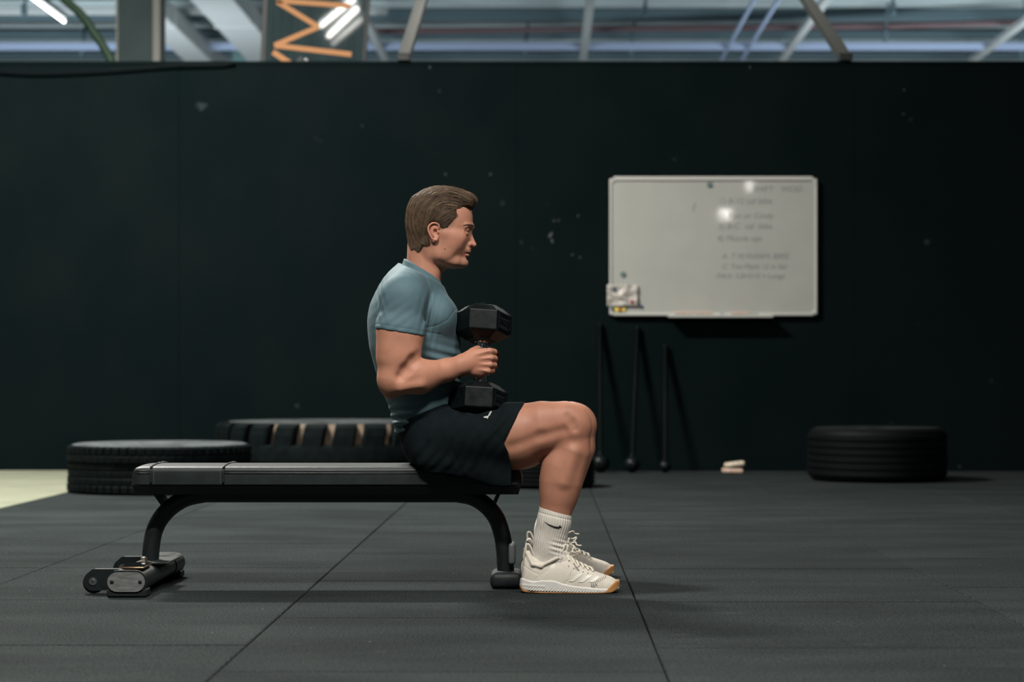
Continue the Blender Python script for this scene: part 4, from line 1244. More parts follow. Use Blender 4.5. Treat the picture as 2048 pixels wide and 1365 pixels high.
def cut_props(F, grow=.0):
    for mid, ax, L in (DBN, DBF):
        m = np.array(mid); a_ = np.array(ax)
        for sg in (1, -1):
            c = m + a_*sg*L/2
            def f(X, Y, Z, c=c):
                x, y, z = X - c[0], Y - c[1], Z - c[2]; t = x*a_[0] + y*a_[1] + z*a_[2]
                r = np.sqrt(np.maximum(x*x + y*y + z*z - t*t, 0))
                return np.maximum(r - .0835 - grow + np.maximum(np.abs(t) - .033, 0)*1.4, np.abs(t) - .057)
            F.add((f, c - .11, c + .11), .004, 's')
pad_cut = lambda X, Y, Z: np.where((np.abs(Y - BY) < .146) & (X < PX1 + .004), PZ + .003 - Z, -1.0 + 0*X)
def body_all(F, parts):
    if 't' in parts: torso(F, -.006)
    if 'h' in parts: head_prims(F); ear_prims(F)
    for s in (-1, 1):
        key = 'a' if s < 0 else 'b'
        if key in parts:
            P = arm_points(s); upper_arm(F, P); fore_arm(F, P); arm_crease(F, P); hand(F, P)
        key = 'l' if s < 0 else 'm'
        if key in parts: leg(F, leg_points(s))

def region(lo, hi, h, parts, smooth=1):
    F = Field(lo, hi, h); body_all(F, parts)
    if set(parts) & set('lm'): cut_props(F, .002); F.clip(pad_cut)
    return F

man = thing('person', 'man in a teal t-shirt and black shorts sitting on the bench holding dumbbells', 'person', (-0.30, YM, 0))
px2 = lambda a, b, y=YM: (W(a, b, y).x, W(a, b, y).z)
HF = region((-.50, YM - .15, .965), (-.19, YM + .15, 1.262), .0016, 'h')
_nc = plane_xz(px2(802, 537), px2(878, 580), False)
HF.clip(_nc)
pieces = [surface_nets(HF, 2)]
pieces.append(surface_nets(region((-.56, 6.105, .575), (-.125, 6.375, .86), .0019, 'a'), 1))
pieces.append(surface_nets(region((-.56, YM + .10, .575), (-.125, 6.70, .92), .0045, 'b'), 1))
pieces.append(surface_nets(region((-.20, 6.12, .06), (.19, 6.375, .64), .0026, 'l'), 2))
pieces.append(surface_nets(region((-.20, 6.40, .06), (.24, 6.98, .64), .0045, 'm'), 1))
pieces.append(surface_nets(region((-.60, 6.10, .36), (-.10, 6.70, 1.02), .008, 'thablm'), 1))
# the coarse filler under the clothes is cut back so that only the fine pieces show
V, Q = pieces.pop()
c = V[Q].mean(1)
hidden = ((c[:, 0] < -.20) | (c[:, 2] > .60)) & (c[:, 2] < .97) & (c[:, 0] < -.255) & ~((c[:, 2] < .83) & (np.abs(c[:, 1] - YM) > .135) & (c[:, 2] > .56)) & ~((np.abs(c[:, 1] - YM) < .2) & (c[:, 0] > -.29) & (c[:, 2] > .57) & (c[:, 2] < .83))
pieces.append((V, Q[hidden]))
Vs, Qs, n = [], [], 0
for V, Q in pieces:
    Vs.append(V); Qs.append(Q + n); n += len(V)
V = np.concatenate(Vs); Q = np.concatenate(Qs)
M['skin'] = material('skin', (0.5, 0.27, 0.18), 0.52, 0, 0.30, 0.07, 26, 0.10, 420, tone=True, sss=0.15, bdist=0.001, rvar=0.06)
body = mesh_obj('body', V, Q.astype(np.int32), M['skin'], man, True)
# skin tones: colour of lips, brows, stubble, cheeks, knuckles; shade painted in mouth crease, legs
def to_px(v): return np.stack([1090 + v[:, 0]*FPX/v[:, 1], 757 - (v[:, 2] - EYE)*FPX/v[:, 1]], 1)
def to_px_mid(v): return np.stack([1090 + v[:, 0]/PX, 757 - (v[:, 2] - EYE)/PX], 1)
p2 = to_px_mid(V); yy = np.abs(V[:, 1] - YM)
tone = np.tile(np.array([[.455, .210, .138]]), (len(V), 1))
def blend(mask, col):
    global tone
    m = np.clip(mask, 0, 1)[:, None]; tone = tone*(1 - m) + np.array(col)[None]*m
def blob(px, py, rx, ry, hard=1.0):
    return np.clip((1.25 - np.hypot((p2[:, 0] - px)/rx, (p2[:, 1] - py)/ry))*hard, 0, 1)
isH = (V[:, 2] > .965)
blend(isH*.35, (.46, .222, .155))
blend(isH*blob(915, 485, 22, 14)*.35, (.50, .215, .150))
blend(isH*blob(948, 488, 9, 9)*.35, (.52, .20, .140))
blend(isH*blob(870, 466, 16, 22)*(yy > .072)*.5, (.50, .20, .140))
blend(isH*blob(930, 501, 15, 4.5)*.6, (.30, .155, .095))                 # moustache shade
blend(isH*blob(915, 524, 30, 12)*.32, (.34, .18, .12))                    # stubble
blend(isH*(p2[:, 0] > 928)*np.clip(1.3 - np.abs(p2[:, 1] - 504.6)/2.4, 0, 1)*(yy < .024)*.55, (.38, .13, .10))
blend(isH*(p2[:, 0] > 927)*np.clip(1.3 - np.abs(p2[:, 1] - 511)/4.0, 0, 1)*(yy < .023)*.7, (.44, .165, .13))
blend(isH*(p2[:, 0] > 926)*np.clip(1.2 - np.abs(p2[:, 1] - 507.6)/1.0, 0, 1)*(yy < .028)*.7, (.16, .06, .045))  # shade in the crease between the lips, painted into the tone
blend(isH*blob(892, 501.6, 1.3, 1.3, 3), (.10, .05, .035))                # mole
blend(isH*blob(847, 512, 1.0, 1.0, 2)*.5, (.2, .1, .07))
# shaved sides
sd = isH*(yy > .03)*np.clip(1.2 - np.hypot((p2[:, 0] - 893)/19, (p2[:, 1] - 449)/15), 0, 1)
blend(sd*1.6*.55, (.16, .10, .068))
isA = (V[:, 0] > -.20) & (V[:, 2] > .62) & (V[:, 2] < .80) & (V[:, 0] < .0)
for kx, ky in KN: blend(isA*np.clip(1.3 - np.hypot((p2[:, 0] - kx + 12)/9, (p2[:, 1] - ky)/8), 0, 1)*.4, (.50, .205, .150))
isL = (V[:, 0] > -.13) & (V[:, 2] < .62)
blend(isL*.75, (.37, .168, .110))  # legs get less light; darkened here in the tone
paint(body, tone)

MB().tube(spline([W(*q) for q in RINGP], 5), .0019, 8).build('finger_band', M['tray'], man, True)

# eyes
M['eye_white'] = material('eye_white', (.55, .50, .46), .15)
M['iris'] = material('iris', (.035, .035, .035), .1)
M['lash'] = material('brow_hair', (.085, .052, .034), .8)
for s in (-1, 1):
    c = H(931.0, 465.0, s*.0315); r = .0116
    e = MB().lathe([(r*math.cos(a), r*math.sin(a)) for a in [math.radians(q) for q in range(-90, 91, 12)]], c, 22).build('eye', M['eye_white'], man, True)
    MB().lathe([(r*math.sin(math.radians(q)), r*1.015*math.cos(math.radians(q))) for q in range(0, 49, 6)], c, 20, 'x').build('iris', M['iris'], e, True)
LF = Field((-.31, YM - .075, 1.10), (-.22, YM + .075, 1.19), .001)
for s in (-1, 1):
    c = H(931.0, 465.0, s*.0315)
    for dz, rr, a0 in ((1, .0018, 17), (-1, .0015, -19)):
        pts = []
        for q in range(-75, 106, 15):
            a = math.radians(q); el = math.radians(a0*math.cos(math.radians((q - 15)*.9)))
            R_ = .0122
            pts.append(c + np.array([R_*math.cos(el)*math.cos(a), s*R_*math.cos(el)*math.sin(a), R_*math.sin(el)]))
        for a, b in zip(pts[:-1], pts[1:]): LF.add(cone(a, b, rr, rr), .0015)
        for i, (a, b) in enumerate(zip(pts[:-1], pts[1:])):
            up = np.array([-.0030, 0, .0050*dz])
            LF.add(cone(a + up, b + up, .0026 if dz > 0 else .0015, .0026 if dz > 0 else .0015), .004)
Vl, Ql = surface_nets(LF, 1)
lids = mesh_obj('eyelids', Vl, Ql.astype(np.int32), M['skin'], man, True)
paint(lids, np.tile([[.42, .18, .11]], (len(Vl), 1)))
for s in (-1, 1):
    c = H(931.0, 465.0, s*.0315); pts = []
    for q in range(-60, 91, 15):
        a = math.radians(q); el = math.radians(15*math.cos(math.radians((q - 15)*.9)))
        pts.append(c + np.array([.0136*math.cos(el)*math.cos(a), s*.0136*math.cos(el)*math.sin(a), .0136*math.sin(el)]))
    MB().tube(pts, .0009, 6).build('eyelashes', M['lash'], man, True)

# --- hair -----------------------------------------------------------------------------------------
HP = [(951, 390), (954.5, 402), (950, 412), (945, 417.5), (936, 414.5), (924, 418), (914, 423.5), (917, 434), (912, 441), (905, 448.5), (898, 458), (888, 461.5), (882, 457), (877, 447.5), (868, 446.5), (861, 448.5), (857.5, 456), (858, 472), (861, 485),
      (862, 492), (856, 494), (848, 492), (842, 503), (837, 507.5), (831, 499), (824, 502), (818, 488), (813, 469), (811.5, 448), (812.5, 426), (817, 408), (826, 394), (836, 383), (830, 355), (965, 355)]
def poly_sd(X, Z, poly):
    d = seg_dist(X, Z, poly + [poly[0]])
    ins = np.zeros(np.broadcast(X, Z).shape, bool)
    n = len(poly); j = n - 1
    for i in range(n):
        xi, zi = poly[i]; xj, zj = poly[j]
        c_ = ((zi > Z) != (zj > Z)) & (X < (xj - xi)*(Z - zi)/(zj - zi + 1e-12) + xi)
        ins ^= c_; j = i
    return np.where(ins, -d, d)
hairpoly = [tuple(W(a, b, YM)[i] for i in (0, 2)) for a, b in HP]
AF = Field((-.465, YM - .105, 1.055), (-.205, YM + .105, 1.295), .0018)
head_prims(AF)
AF.d -= .0026
AF.add(ell(H(872, 434), (.0930, .0825, .0940)), .01)
AF.add(ell(H(845, 450), (.0455, .0735, .0790)), .012)
AF.add(ell(H(842, 474), (.0350, .0600, .0560)), .008)
AF.add(ell(H(844, 490), (.0290, .0560, .0320)), .008)
AF.add(ell(H(914, 398), (.0655, .0600, .0300), rotXZ(-12)), .015)
AF.add(ell(H(885, 398), (.060, .070, .036)), .015)
AF.add(ell(H(938, 403), (.0270, .0500, .0200), rotXZ(-22)), .012)
HC = W(903, 456, YM)
def hair_ridges(X, Y, Z):
    r = np.hypot(X - HC.x, Z - HC.z); th = np.arctan2(Z - HC.z, X - HC.x)
    m = np.clip((Z - 1.10)/.05, 0, 1)
    return m*(.0008*np.sin(r*620 + 2.5*np.sin(th*2.2) + 90*Y + 3*np.sin(Y*70)) + .0006*np.sin(r*1350 + 4*th + 150*Y))
AF.disp(hair_ridges)
xx = AF.ax[0][:, None, None]; zz = AF.ax[2][None, None, :]
pd = poly_sd(AF.ax[0][:, None], AF.ax[2][None, :], hairpoly)[:, None, :]
AF.clip(lambda X, Y, Z: pd, .006)
Vh, Qh = surface_nets(AF, 1)
M['hair'] = material('hair', (.1, .07, .05), 0.55, 0, 0.35, 0.25, 60, 0, 10, tone=True, stretch=(.4, 1, 1))
hair = mesh_obj('hair', Vh, Qh.astype(np.int32), M['hair'], man, True)
ph2 = to_px_mid(Vh)
hc = np.tile([[.052, .034, .021]], (len(Vh), 1))
fade = np.clip(1.2 - np.hypot((ph2[:, 0] - 893)/26, (ph2[:, 1] - 445)/16), 0, 1)[:, None]*.6
hc = hc*(1 - fade) + np.array([[.085, .058, .042]])*fade
paint(hair, hc)
def strands():
    N = 15000
    area_ok = np.nonzero(Vh[:, 2] > 1.08)[0]
    pick = rng.choice(area_ok, N*2)
    P = Vh[pick] + rng.normal(0, .0012, (N*2, 3))
    q = to_px_mid(P)
    shortz = (np.hypot((q[:, 0] - 895)/27, (q[:, 1] - 446)/17) < 1)
    keep = AF.sample(P) > -.004
    P = P[keep][:N]; q = q[keep][:N]; shortz = shortz[keep][:N]; N = len(P)
    off = rng.uniform(-.0012, .0022, N); off = np.where(shortz, off*.4, off); fly = (rng.uniform(0, 1, N) < .003) & ~shortz & (q[:, 1] < 455); off = np.where(fly, rng.uniform(.002, .006, N), off)
    nseg = 9
    L = np.where(shortz, rng.uniform(.006, .014, N), rng.uniform(.04, .10, N)); L = np.where(q[:, 1] > 465, L*.5, L)
    step = L/nseg; wav = rng.uniform(-1, 1, N); pts = [P.copy()]
    cx, cy = 862, 388                        # crown
    for k in range(nseg):
        q = to_px_mid(P); g = AF.grad(P)
        r = P - np.array(HC); rl = np.hypot(r[:, 0], r[:, 2]) + 1e-6
        D = np.stack([-r[:, 2]/rl, 0*rl, r[:, 0]/rl], 1)
        side = np.clip((.060 - rl)/.02, 0, 1)[:, None]*(np.abs(P[:, 1] - YM) > .035)[:, None]
        D = D*(1 - side) + side*np.array([[-.75, 0, -.62]])
        D += -.12*r/rl[:, None]*(1 - side)
        D[:, 0] += wav*.07; D[:, 2] += wav[::-1]*.07; D[:, 1] = wav[::-1]*.10
        D -= g*(D*g).sum(1, keepdims=True)
        D /= np.maximum(np.linalg.norm(D, axis=1, keepdims=True), 1e-6)
        P = P + D*step[:, None]
        d = AF.sample(P); d = np.clip(d, -.01, .01)
        P = P - AF.grad(P)*(d - off)[:, None]*.8
        pts.append(P.copy())
    pts = np.stack(pts, 1)                                   # N, nseg+1, 3
    # drop strands that wander on to the face or ear
    qq = to_px_mid(pts.reshape(-1, 3)).reshape(N, nseg + 1, 2)
    zz_ = pts[:, :, 2]; xx_ = pts[:, :, 0]
    sdp = poly_sd(xx_, zz_, hairpoly); okm = (sdp.max(1) < .0035) | ((qq[:, -1, 1] > 488) & (sdp.max(1) < .010))
    pts = pts[okm]; sh = shortz[okm]; n_ = len(pts)
    g = AF.grad(pts.reshape(-1, 3)).reshape(pts.shape)
    t = np.gradient(pts, axis=1); t /= np.maximum(np.linalg.norm(t, axis=2, keepdims=True), 1e-9)
    sidev = np.cross(t, g); sidev /= np.maximum(np.linalg.norm(sidev, axis=2, keepdims=True), 1e-9)
    w = (rng.uniform(.0005, .0010, n_)[:, None]*np.linspace(1, .2, nseg + 1)[None])[:, :, None]
    ring = np.stack([pts + sidev*w, pts + g*w*.9, pts - sidev*w], 2)   # three-sided
    Vv = ring.reshape(-1, 3)
    base = np.arange(n_)[:, None, None]*(nseg + 1)*3 + np.arange(nseg)[None, :, None]*3
    F = []
    for a in range(3):
        b = (a + 1) % 3
        F.append(np.stack([base[..., 0] + a, base[..., 0] + b, base[..., 0] + 3 + b, base[..., 0] + 3 + a], -1).reshape(-1, 4))
    F = np.concatenate(F)
    r0 = pts[:, 3]
    lum = .5 + .22*np.sin(r0[:, 2]*210 + r0[:, 1]*330 + 40*r0[:, 0]) + .18*np.sin(r0[:, 1]*520 - r0[:, 0]*90 + 1.3) + rng.normal(0, .13, n_)
    lum = np.clip(lum, 0, 1)
    c0 = np.array([.042, .027, .016]); c1 = np.array([.170, .106, .062])
    col = c0 + (c1 - c0)*lum[:, None]
    col = np.where(sh[:, None], col*.0 + np.array([.062, .041, .027]), col)
    colv = np.repeat(col, (nseg + 1)*3, 0)
    return Vv, F, colv
Vs_, Fs_, Cs_ = strands()
st = mesh_obj('hair_strands', Vs_, Fs_.astype(np.int32), M['hair'], man, True)
st['kind'] = 'stuff'; st.parent = hair
paint(st, Cs_)
# eyebrows: short hairs
eb = MB()
for s in (-1, 1):
    a0, a1 = H(942.0, 454.2, s*.007), H(929.0, 455.2, s*.049)
    for k in range(320):
        u = random.random()
        n_ = np.array([1 - .62*u, s*(.15 + .85*u), 0]); n_ /= np.linalg.norm(n_)
        def drop(p, lift):
            p = p + n_*.03
            for _ in range(40): p = p - n_*np.clip(HF.sample(p[None])[0] - lift, -.004, .01)*.7
            return p
        th_ = (.0030 - .0016*u)
        p = drop(a0 + (a1 - a0)*u + np.array([0, 0, .0020 + .0022*math.sin(u*2.6) + random.uniform(-th_, th_)]), -.0003)
        e = drop(p + (a1 - a0)/np.linalg.norm(a1 - a0)*.0065 + np.array([0, 0, .0012*(1 - 1.6*u)]), .0007)
        eb.tube([p, e], [.00050, .0002], 4)
ebo = eb.build('eyebrows', M['lash'], man); ebo['kind'] = 'stuff'

# --- t-shirt --------------------------------------------------------------------------------------
px2 = lambda a, b, y=YM: (W(a, b, y).x, W(a, b, y).z)
SF = Field((-.580, 6.085, .455), (-.225, 6.715, 1.085), .0027)
torso(SF, .003)
neckcut = plane_xz(px2(800, 527), px2(884, 570))
hemcut = plane_xz(px2(795, 868), px2(912, 819), False)
SF.clip(neckcut, .004); SF.clip(hemcut, .004)
for s in (-1, 1):
    T = Field((-.580, 6.085 if s < 0 else YM, .70), (-.33, YM if s < 0 else 6.715, 1.02), .0027)
    upper_arm(T, arm_points(s), .0045, .02, False)
    T.clip(plane_xz(px2(754, 657.5, 6.15), px2(848, 672.5, 6.15), False), .003)
    q = SF.sl(T.lo, [T.lo[i] + T.h*(T.n[i] - 1) for i in range(3)])
    # resample on the shirt grid (same spacing): evaluate directly instead
    G = Field.__new__(Field); G.lo = np.array([SF.ax[i][q[i].start] for i in range(3)], float); G.h = SF.h
    G.ax = [SF.ax[i][q[i]] for i in range(3)]; G.n = np.array([len(a) for a in G.ax]); G.d = np.full(G.n, 1.0, np.float32)
    upper_arm(G, arm_points(s), .0045, .02, False)
    G.clip(plane_xz(px2(754, 657.5, 6.15), px2(848, 672.5, 6.15), False), .003)
    a = SF.d[q]; k = .03; h = np.maximum(k - np.abs(a - G.d), 0)/k
    SF.d[q] = np.minimum(a, G.d) - h*h*k/4
def shirt_disp(X, Y, Z):
    px = 1090 + X/PX*(YM/6.30); py = 757 - (Z - EYE)/PX*(YM/6.30)
    near_ = 1.0
    d = 0*Y + 0*X + 0*Z
    # gathered folds above the hem, pulled folds under the arm, at the armpit and across the belly
    low = np.clip((py - 800)/30, 0, 1)
    d = d + low*.0020*np.sin((py + .35*px)*.36 + 2*np.sin(px*.05) + 9*Y)
    mid = np.exp(-((py - 735)/38)**2)*np.clip((px - 835)/25, 0, 1)
    d = d + mid*.0034*np.sin((py - .28*px)*.33 + 7*Y)
    arm = np.exp(-((py - 640)/34)**2)*np.clip(1 - np.abs(px - 790)/60, 0, 1)
    d = d + arm*.0010*np.sin((py + .75*px)*.30 + 4*Y)
    pit = np.exp(-((px - 862)/16)**2 - ((py - 640)/45)**2)
    d = d + pit*.0022*np.sin((px + .25*py)*.48)
    back = np.exp(-((px - 765)/14)**2 - ((py - 610)/50)**2)
    d = d + back*.0008*np.sin((px*1.0 - .4*py)*.45)
    # a roll of cloth at the small of the back
    d = d - .007*np.exp(-((px - 789)/7)**2 - ((py - 846)/4.5)**2) - .0035*np.exp(-((px - 796)/10)**2 - ((py - 857)/3)**2)
    d = d + .0035*np.exp(-((px - 792)/12)**2 - ((py - 851.5)/2)**2)
    # seams
    for line in ([(846, 545), (856, 570), (862, 598), (860, 630), (853, 668)], [(852, 655), (875, 650), (895, 638), (908, 616), (912, 604)], [(762, 650), (758, 632), (762, 612), (772, 590)]):
        L = [( (a - 1090)*6.2/FPX, EYE - (b - 757)*6.2/FPX) for a, b in line]
        d = d + .0016*np.exp(-(seg_dist(X, Z, L)/.0022)**2)*(Y < 6.33)
    # stitched sleeve hem
    e = plane_xz(px2(754, 657.5, 6.15), px2(848, 672.5, 6.15), False)(X, Y, Z)
    d = d + .0012*np.exp(-((e + .014)/.0018)**2)*(Y < 6.26)
    return d
SF.disp(shirt_disp)
cut_props(SF)
Vt, Qt = surface_nets(SF, 1)
M['shirt'] = material('teal_jersey', (.074, .133, .158), 0.7, 0, 0.35, 0.06, 30, 0.12, 1100, bdist=0.0006)
M['shirt'].node_tree.nodes['Principled BSDF'].inputs['Sheen Weight'].default_value = 0.04
shirt = mesh_obj('t_shirt', Vt, Qt.astype(np.int32), M['shirt'], man, True)
# collar band around the neck
CF = Field((-.49, 6.29, .95), (-.30, 6.51, 1.09), .0022)
for j in range(5):
    ring = []
    for k in range(48):
        q = 2*math.pi*k/48; o_ = .0022*j
        ring.append(H(844.0 + (34.0 + o_/PX)*math.cos(q), 541.5 + 20.5*math.cos(q) + 3.6*j, (.0600 + o_)*math.sin(q)))
    for a_, b_ in zip(ring, ring[1:] + ring[:1]): CF.add(cone(a_, b_, .0040 if j else .0046, .0040 if j else .0046), .003)
Vc, Qc = surface_nets(CF, 2)
mesh_obj('collar', Vc, Qc.astype(np.int32), M['shirt'], shirt, True)

# --- shorts ---------------------------------------------------------------------------------------
NF = Field((-.535, 6.11, .295), (-.05, 6.93, .615), .003)
PEL = [(806, 858, 900, 790, .150), (830, 858, 905, 793, .162), (862, 862, 915, 797, .176), (885, 868, 925, 801, .184), (905, 872, 935, 808, .188), (922, 876, 940, 818, .184), (936, 880, 935, 836, .165)]
NF.add(loftz(PEL, YM, 2.3), .01)
for s in (-1, 1):
    P = leg_points(s)
    thigh(NF, P, .004)
    NF.add(cone(P(885, 876, 6.30), P(1040, 874, 6.262), .099, .1000, .100, .095), .006)
P = leg_points(-1)
NF.add(cone(P(862, 915, 6.235), P(1008, 944, 6.228), .040, .048, .020, .017), .03)       # cloth hanging over the pad edge
NF.add(cone(P(980, 930, 6.226), P(1010, 958, 6.226), .040, .028, .014, .012), .02)
def shorts_disp(X, Y, Z):
    px = 1090 + X*FPX/6.24; py = 757 - (Z - EYE)*FPX/6.24
    d = 0*X + 0*Y + 0*Z
    fade_ = np.clip((px - 815)/30, 0, 1)*np.clip((py - 822)/20, 0, 1)
    c_ = .83*px + .55*py + 3.0*np.sin(.55*px*.06 - .83*py*.05) + 25*(Y - 6.2); e_ = -.55*px + .83*py
    am = np.clip(.55 + .5*np.sin(e_*.045 + 1.0) + .35*np.sin(c_*.021), .05, 1.2)
    sharp = lambda w: (np.abs(np.sin(w)) - .64)
    d = d + fade_*np.clip((950 - py)/18, 0, 1)*am*(.0026*sharp(c_*.085) + .0012*np.sin(c_*.31 + .4*np.sin(e_*.06)))
    d = d + .003*np.clip((px - 900)/40, 0, 1)*np.exp(-((py - 822)/14)**2)*np.sin(px*.16 + 12*Y)
    L = [((a - 1090)*6.2/FPX, EYE - (b - 757)*6.2/FPX) for a, b in ((897, 830), (893, 850), (905, 900), (930, 960))]
    return d + .0015*np.exp(-(seg_dist(X, Z, L)/.002)**2)
NF.disp(shorts_disp)
HEM = [(780, 1060), (806, 1049), (846, 1028), (886, 1008), (905, 1017), (935, 1022), (980, 1023), (1020, 1023)]
hz_ = [EYE - (a - 757)*6.21/FPX for a, b in HEM][::-1]; hx_ = [(b - 1090)*6.21/FPX for a, b in HEM][::-1]
def hem(X, Y, Z):
    hx = np.interp(Z.ravel(), hz_, hx_)[None, None, :]
    return (X - hx - .02*np.clip((Y - YM)/.2, 0, 1))*.8
NF.clip(hem, .002)
NF.clip(plane_xz(px2(790, 850), px2(908, 801)), .002)
bench_cut = lambda X, Y, Z: np.where(np.abs(Y - BY) < .146, (PZ - .004 - Z), np.maximum(PZ - .004 - Z, 0)*0 - 1.0) + 0*X
NF.clip(bench_cut)
cut_props(NF)
NF.clip(lambda X, Y, Z: (EYE - (975 - 757)*6.22/FPX) - Z + 0*X + 0*Y, .006)
Vn, Qn = surface_nets(NF, 1)
M['shorts'] = material('black_jersey', (.0050, .0082, .0098), 0.8, 0, 0.06, 0.2, 30, 0.15, 900, bdist=0.0006)
shorts = mesh_obj('shorts', Vn, Qn.astype(np.int32), M['shorts'], man, True)

# --- flat marks that lie on the curved surfaces -----------------------------------------------------
def on_surface(F, pts, lift, y_from=None):
    "drop points (x, z) on to the near side of a field"
    P = np.array([[x, F.lo[1] + F.h*2, z] for x, z in pts]); y = P[:, 1].copy()
    ymax = F.lo[1] + F.h*(F.n[1] - 2)
    for _ in range(70):
        Pq = P.copy(); Pq[:, 1] = y
        y = np.minimum(y + np.clip(F.sample(Pq), -.004, .012)*.8, ymax)
    P[:, 1] = y
    return P + F.grad(P)*lift
def mark(F, quads, lift, mat, name, parent, n=8, m=3):
    v = []; f = []
    for A_, B_, C_, D_ in quads:
        b = len(v); A_, B_, C_, D_ = map(np.array, (A_, B_, C_, D_))
        for j in range(m + 1):
            for i in range(n + 1):
                u, w = i/n, j/m
                v.append((A_*(1-u) + B_*u)*(1-w) + (D_*(1-u) + C_*u)*w)
        for j in range(m):
            for i in range(n):
                q = b + j*(n+1) + i; f.append((q, q+1, q+n+2, q+n+1))
    P = on_surface(F, v, lift)
    return mesh_obj(name, P, f, mat, parent, True)
M['silver'] = material('silver_print', (.45, .45, .43), .45)
q = lambda a, b: px2(770 + a/4.551, 780 + b/4.551, 6.20)
mark(NF, [(q(898, 247), q(918, 243), q(914, 258), q(902, 258)), (q(918, 243), q(944, 238), q(938, 262), q(914, 258)), (q(928, 256), q(942, 242), (q(944, 250)), q(934, 268)),
          (q(940, 238), q(948, 214), q(953, 216), q(945, 242)), (q(948, 214), q(966, 196), q(969, 200), q(953, 216)), (q(966, 198), q(972, 200), q(958, 226), q(953, 222)), (q(944, 240), q(957, 224), q(960, 228), q(948, 244))], .0014, M['silver'], 'print_mark', shorts, 4, 2)

# --- socks ----------------------------------------------------------------------------------------
M['sock'] = material('white_rib_knit', (.62, .58, .52), .85, 0, .2, .06, 60, .2, 900, bdist=.0006)
M['ink_black'] = material('black_knit', (.010, .010, .012), .8)
def sock(s):
    P = leg_points(s)
    lo = P(1055, 1135, 6.235); hi = P(1150, 1005, 6.235)
    F = Field((lo[0] - .01, lo[1] - .065, .055), (hi[0] + .01, lo[1] + .065, .30), .0016 if s < 0 else .0026)
    F.add(cone(P(1113, 1005, 6.238), P(1108, 1045, 6.237), .0520, .0478, .0455, .0415), .01)
    F.add(cone(P(1108, 1045, 6.237), P(1100, 1082, 6.236), .0478, .0445, .0415, .0320), .02)
    F.add(cone(P(1100, 1082, 6.236), P(1094, 1128, 6.235), .0445, .0490, .0320, .0280), .02)
    F.add(cone(P(1104, 1102, 6.235), P(1128, 1128, 6.235), .032, .032, .027, .027), .02)
    A0 = P(1081, 1016, 6.21); B0 = P(1141, 1030.5, 6.21)
    def dsp(X, Y, Z):
        py = 757 - (Z - EYE)*FPX/6.2; px = 1090 + X*FPX/6.2
        cx = (np.interp(py.ravel(), [1010, 1045, 1082, 1130], [1112, 1108, 1100, 1092])[None, None, :] - 1090)*6.22/FPX + (0.0 if s > 0 else 0)
        th = np.arctan2(Y - lo[1], X - cx)
        low = np.clip((py - 1030)/4, 0, 1)
        e = plane_xz((A0[0], A0[2]), (B0[0], B0[2]))(X, Y, Z)
        d = .00075*np.sin(34*th)*np.clip((-e - .003)/.006, 0, 1)
        d = d + .0014*np.exp(-((e + .016)/.0022)**2)
        cr = np.exp(-((py - 1096)/14)**2)*np.clip((px - 1095)/14, 0, 1)
        return d + cr*.0015*np.sin((py - .3*px)*.62)
    F.disp(dsp)
    F.clip(plane_xz((A0[0], A0[2]), (B0[0], B0[2])), .0015)
    v, qd = surface_nets(F, 1)
    o = mesh_obj('sock', v, qd.astype(np.int32), M['sock'], man, True)
    return F, o
KF, sock_n = sock(-1)
_, sock_f = sock(1)
S5 = lambda a, b: px2(960 + a/5.933, 980 + b/5.933, 6.20)
mark(KF, [(S5(765, 379), S5(822, 409), S5(822, 426), S5(765, 384)), (S5(822, 409), S5(880, 431), S5(880, 452), S5(822, 426)), (S5(880, 431), S5(930, 439), S5(926, 461), S5(880, 452)),
          (S5(930, 439), S5(948, 418), S5(970, 448), S5(926, 461))], .0009, M['ink_black'], 'swoosh', sock_n, 6, 3)

# --- shoes ----------------------------------------------------------------------------------------
M['shoe'] = material('cream_mesh', (.60, .55, .475), .62, 0, .35, .05, 80, .25, 900, bdist=.0008)
M['shoe_knit'] = material('shiny_knit', (.64, .59, .51), .42, 0, .5, .06, 300, .2, 420, bdist=.0010)
M['midsole'] = material('white_midsole', (.66, .64, .60), .5, 0, .4, .05, 30)
M['gum'] = material('gum_rubber', (.46, .215, .075), .5)
M['stripe'] = material('white_stripe', (.72, .69, .63), .4)
M['lace'] = material('cream_lace', (.66, .61, .53), .75, 0, .3)
M['scuff'] = material('dark_scuff', (.17, .17, .16), .8)
SY = 6.235
def loftx(rows, n=2.3):
    "rows: (px, top py, base py, half width m, lateral shift)"
    xs = [W(r[0], 0, SY).x for r in rows]; zt = [W(0, r[1], SY).z for r in rows]; zb_ = [W(0, r[2], SY).z for r in rows]
    w = [r[3] for r in rows]; sh = [r[4] if len(r) > 4 else 0 for r in rows]
    def f(X, Y, Z):
        x = X.ravel(); t, b, ww, s_ = [herm(x, xs, k)[:, None, None] for k in (zt, zb_, w, sh)]
        h = np.maximum(t - b, 1e-3); k = ((np.abs(Y - SY - s_)/ww)**n + (np.abs(Z - b)/h)**n)**(1/n)
        d = (k - 1)*np.minimum(h, ww); d = np.maximum(d, b - Z)
        return np.maximum(d, np.abs(X - (xs[0] + xs[-1])/2) - (xs[-1] - xs[0])/2)
    return f, (xs[0], SY - .06, min(zb_)), (xs[-1], SY + .06, max(zt))
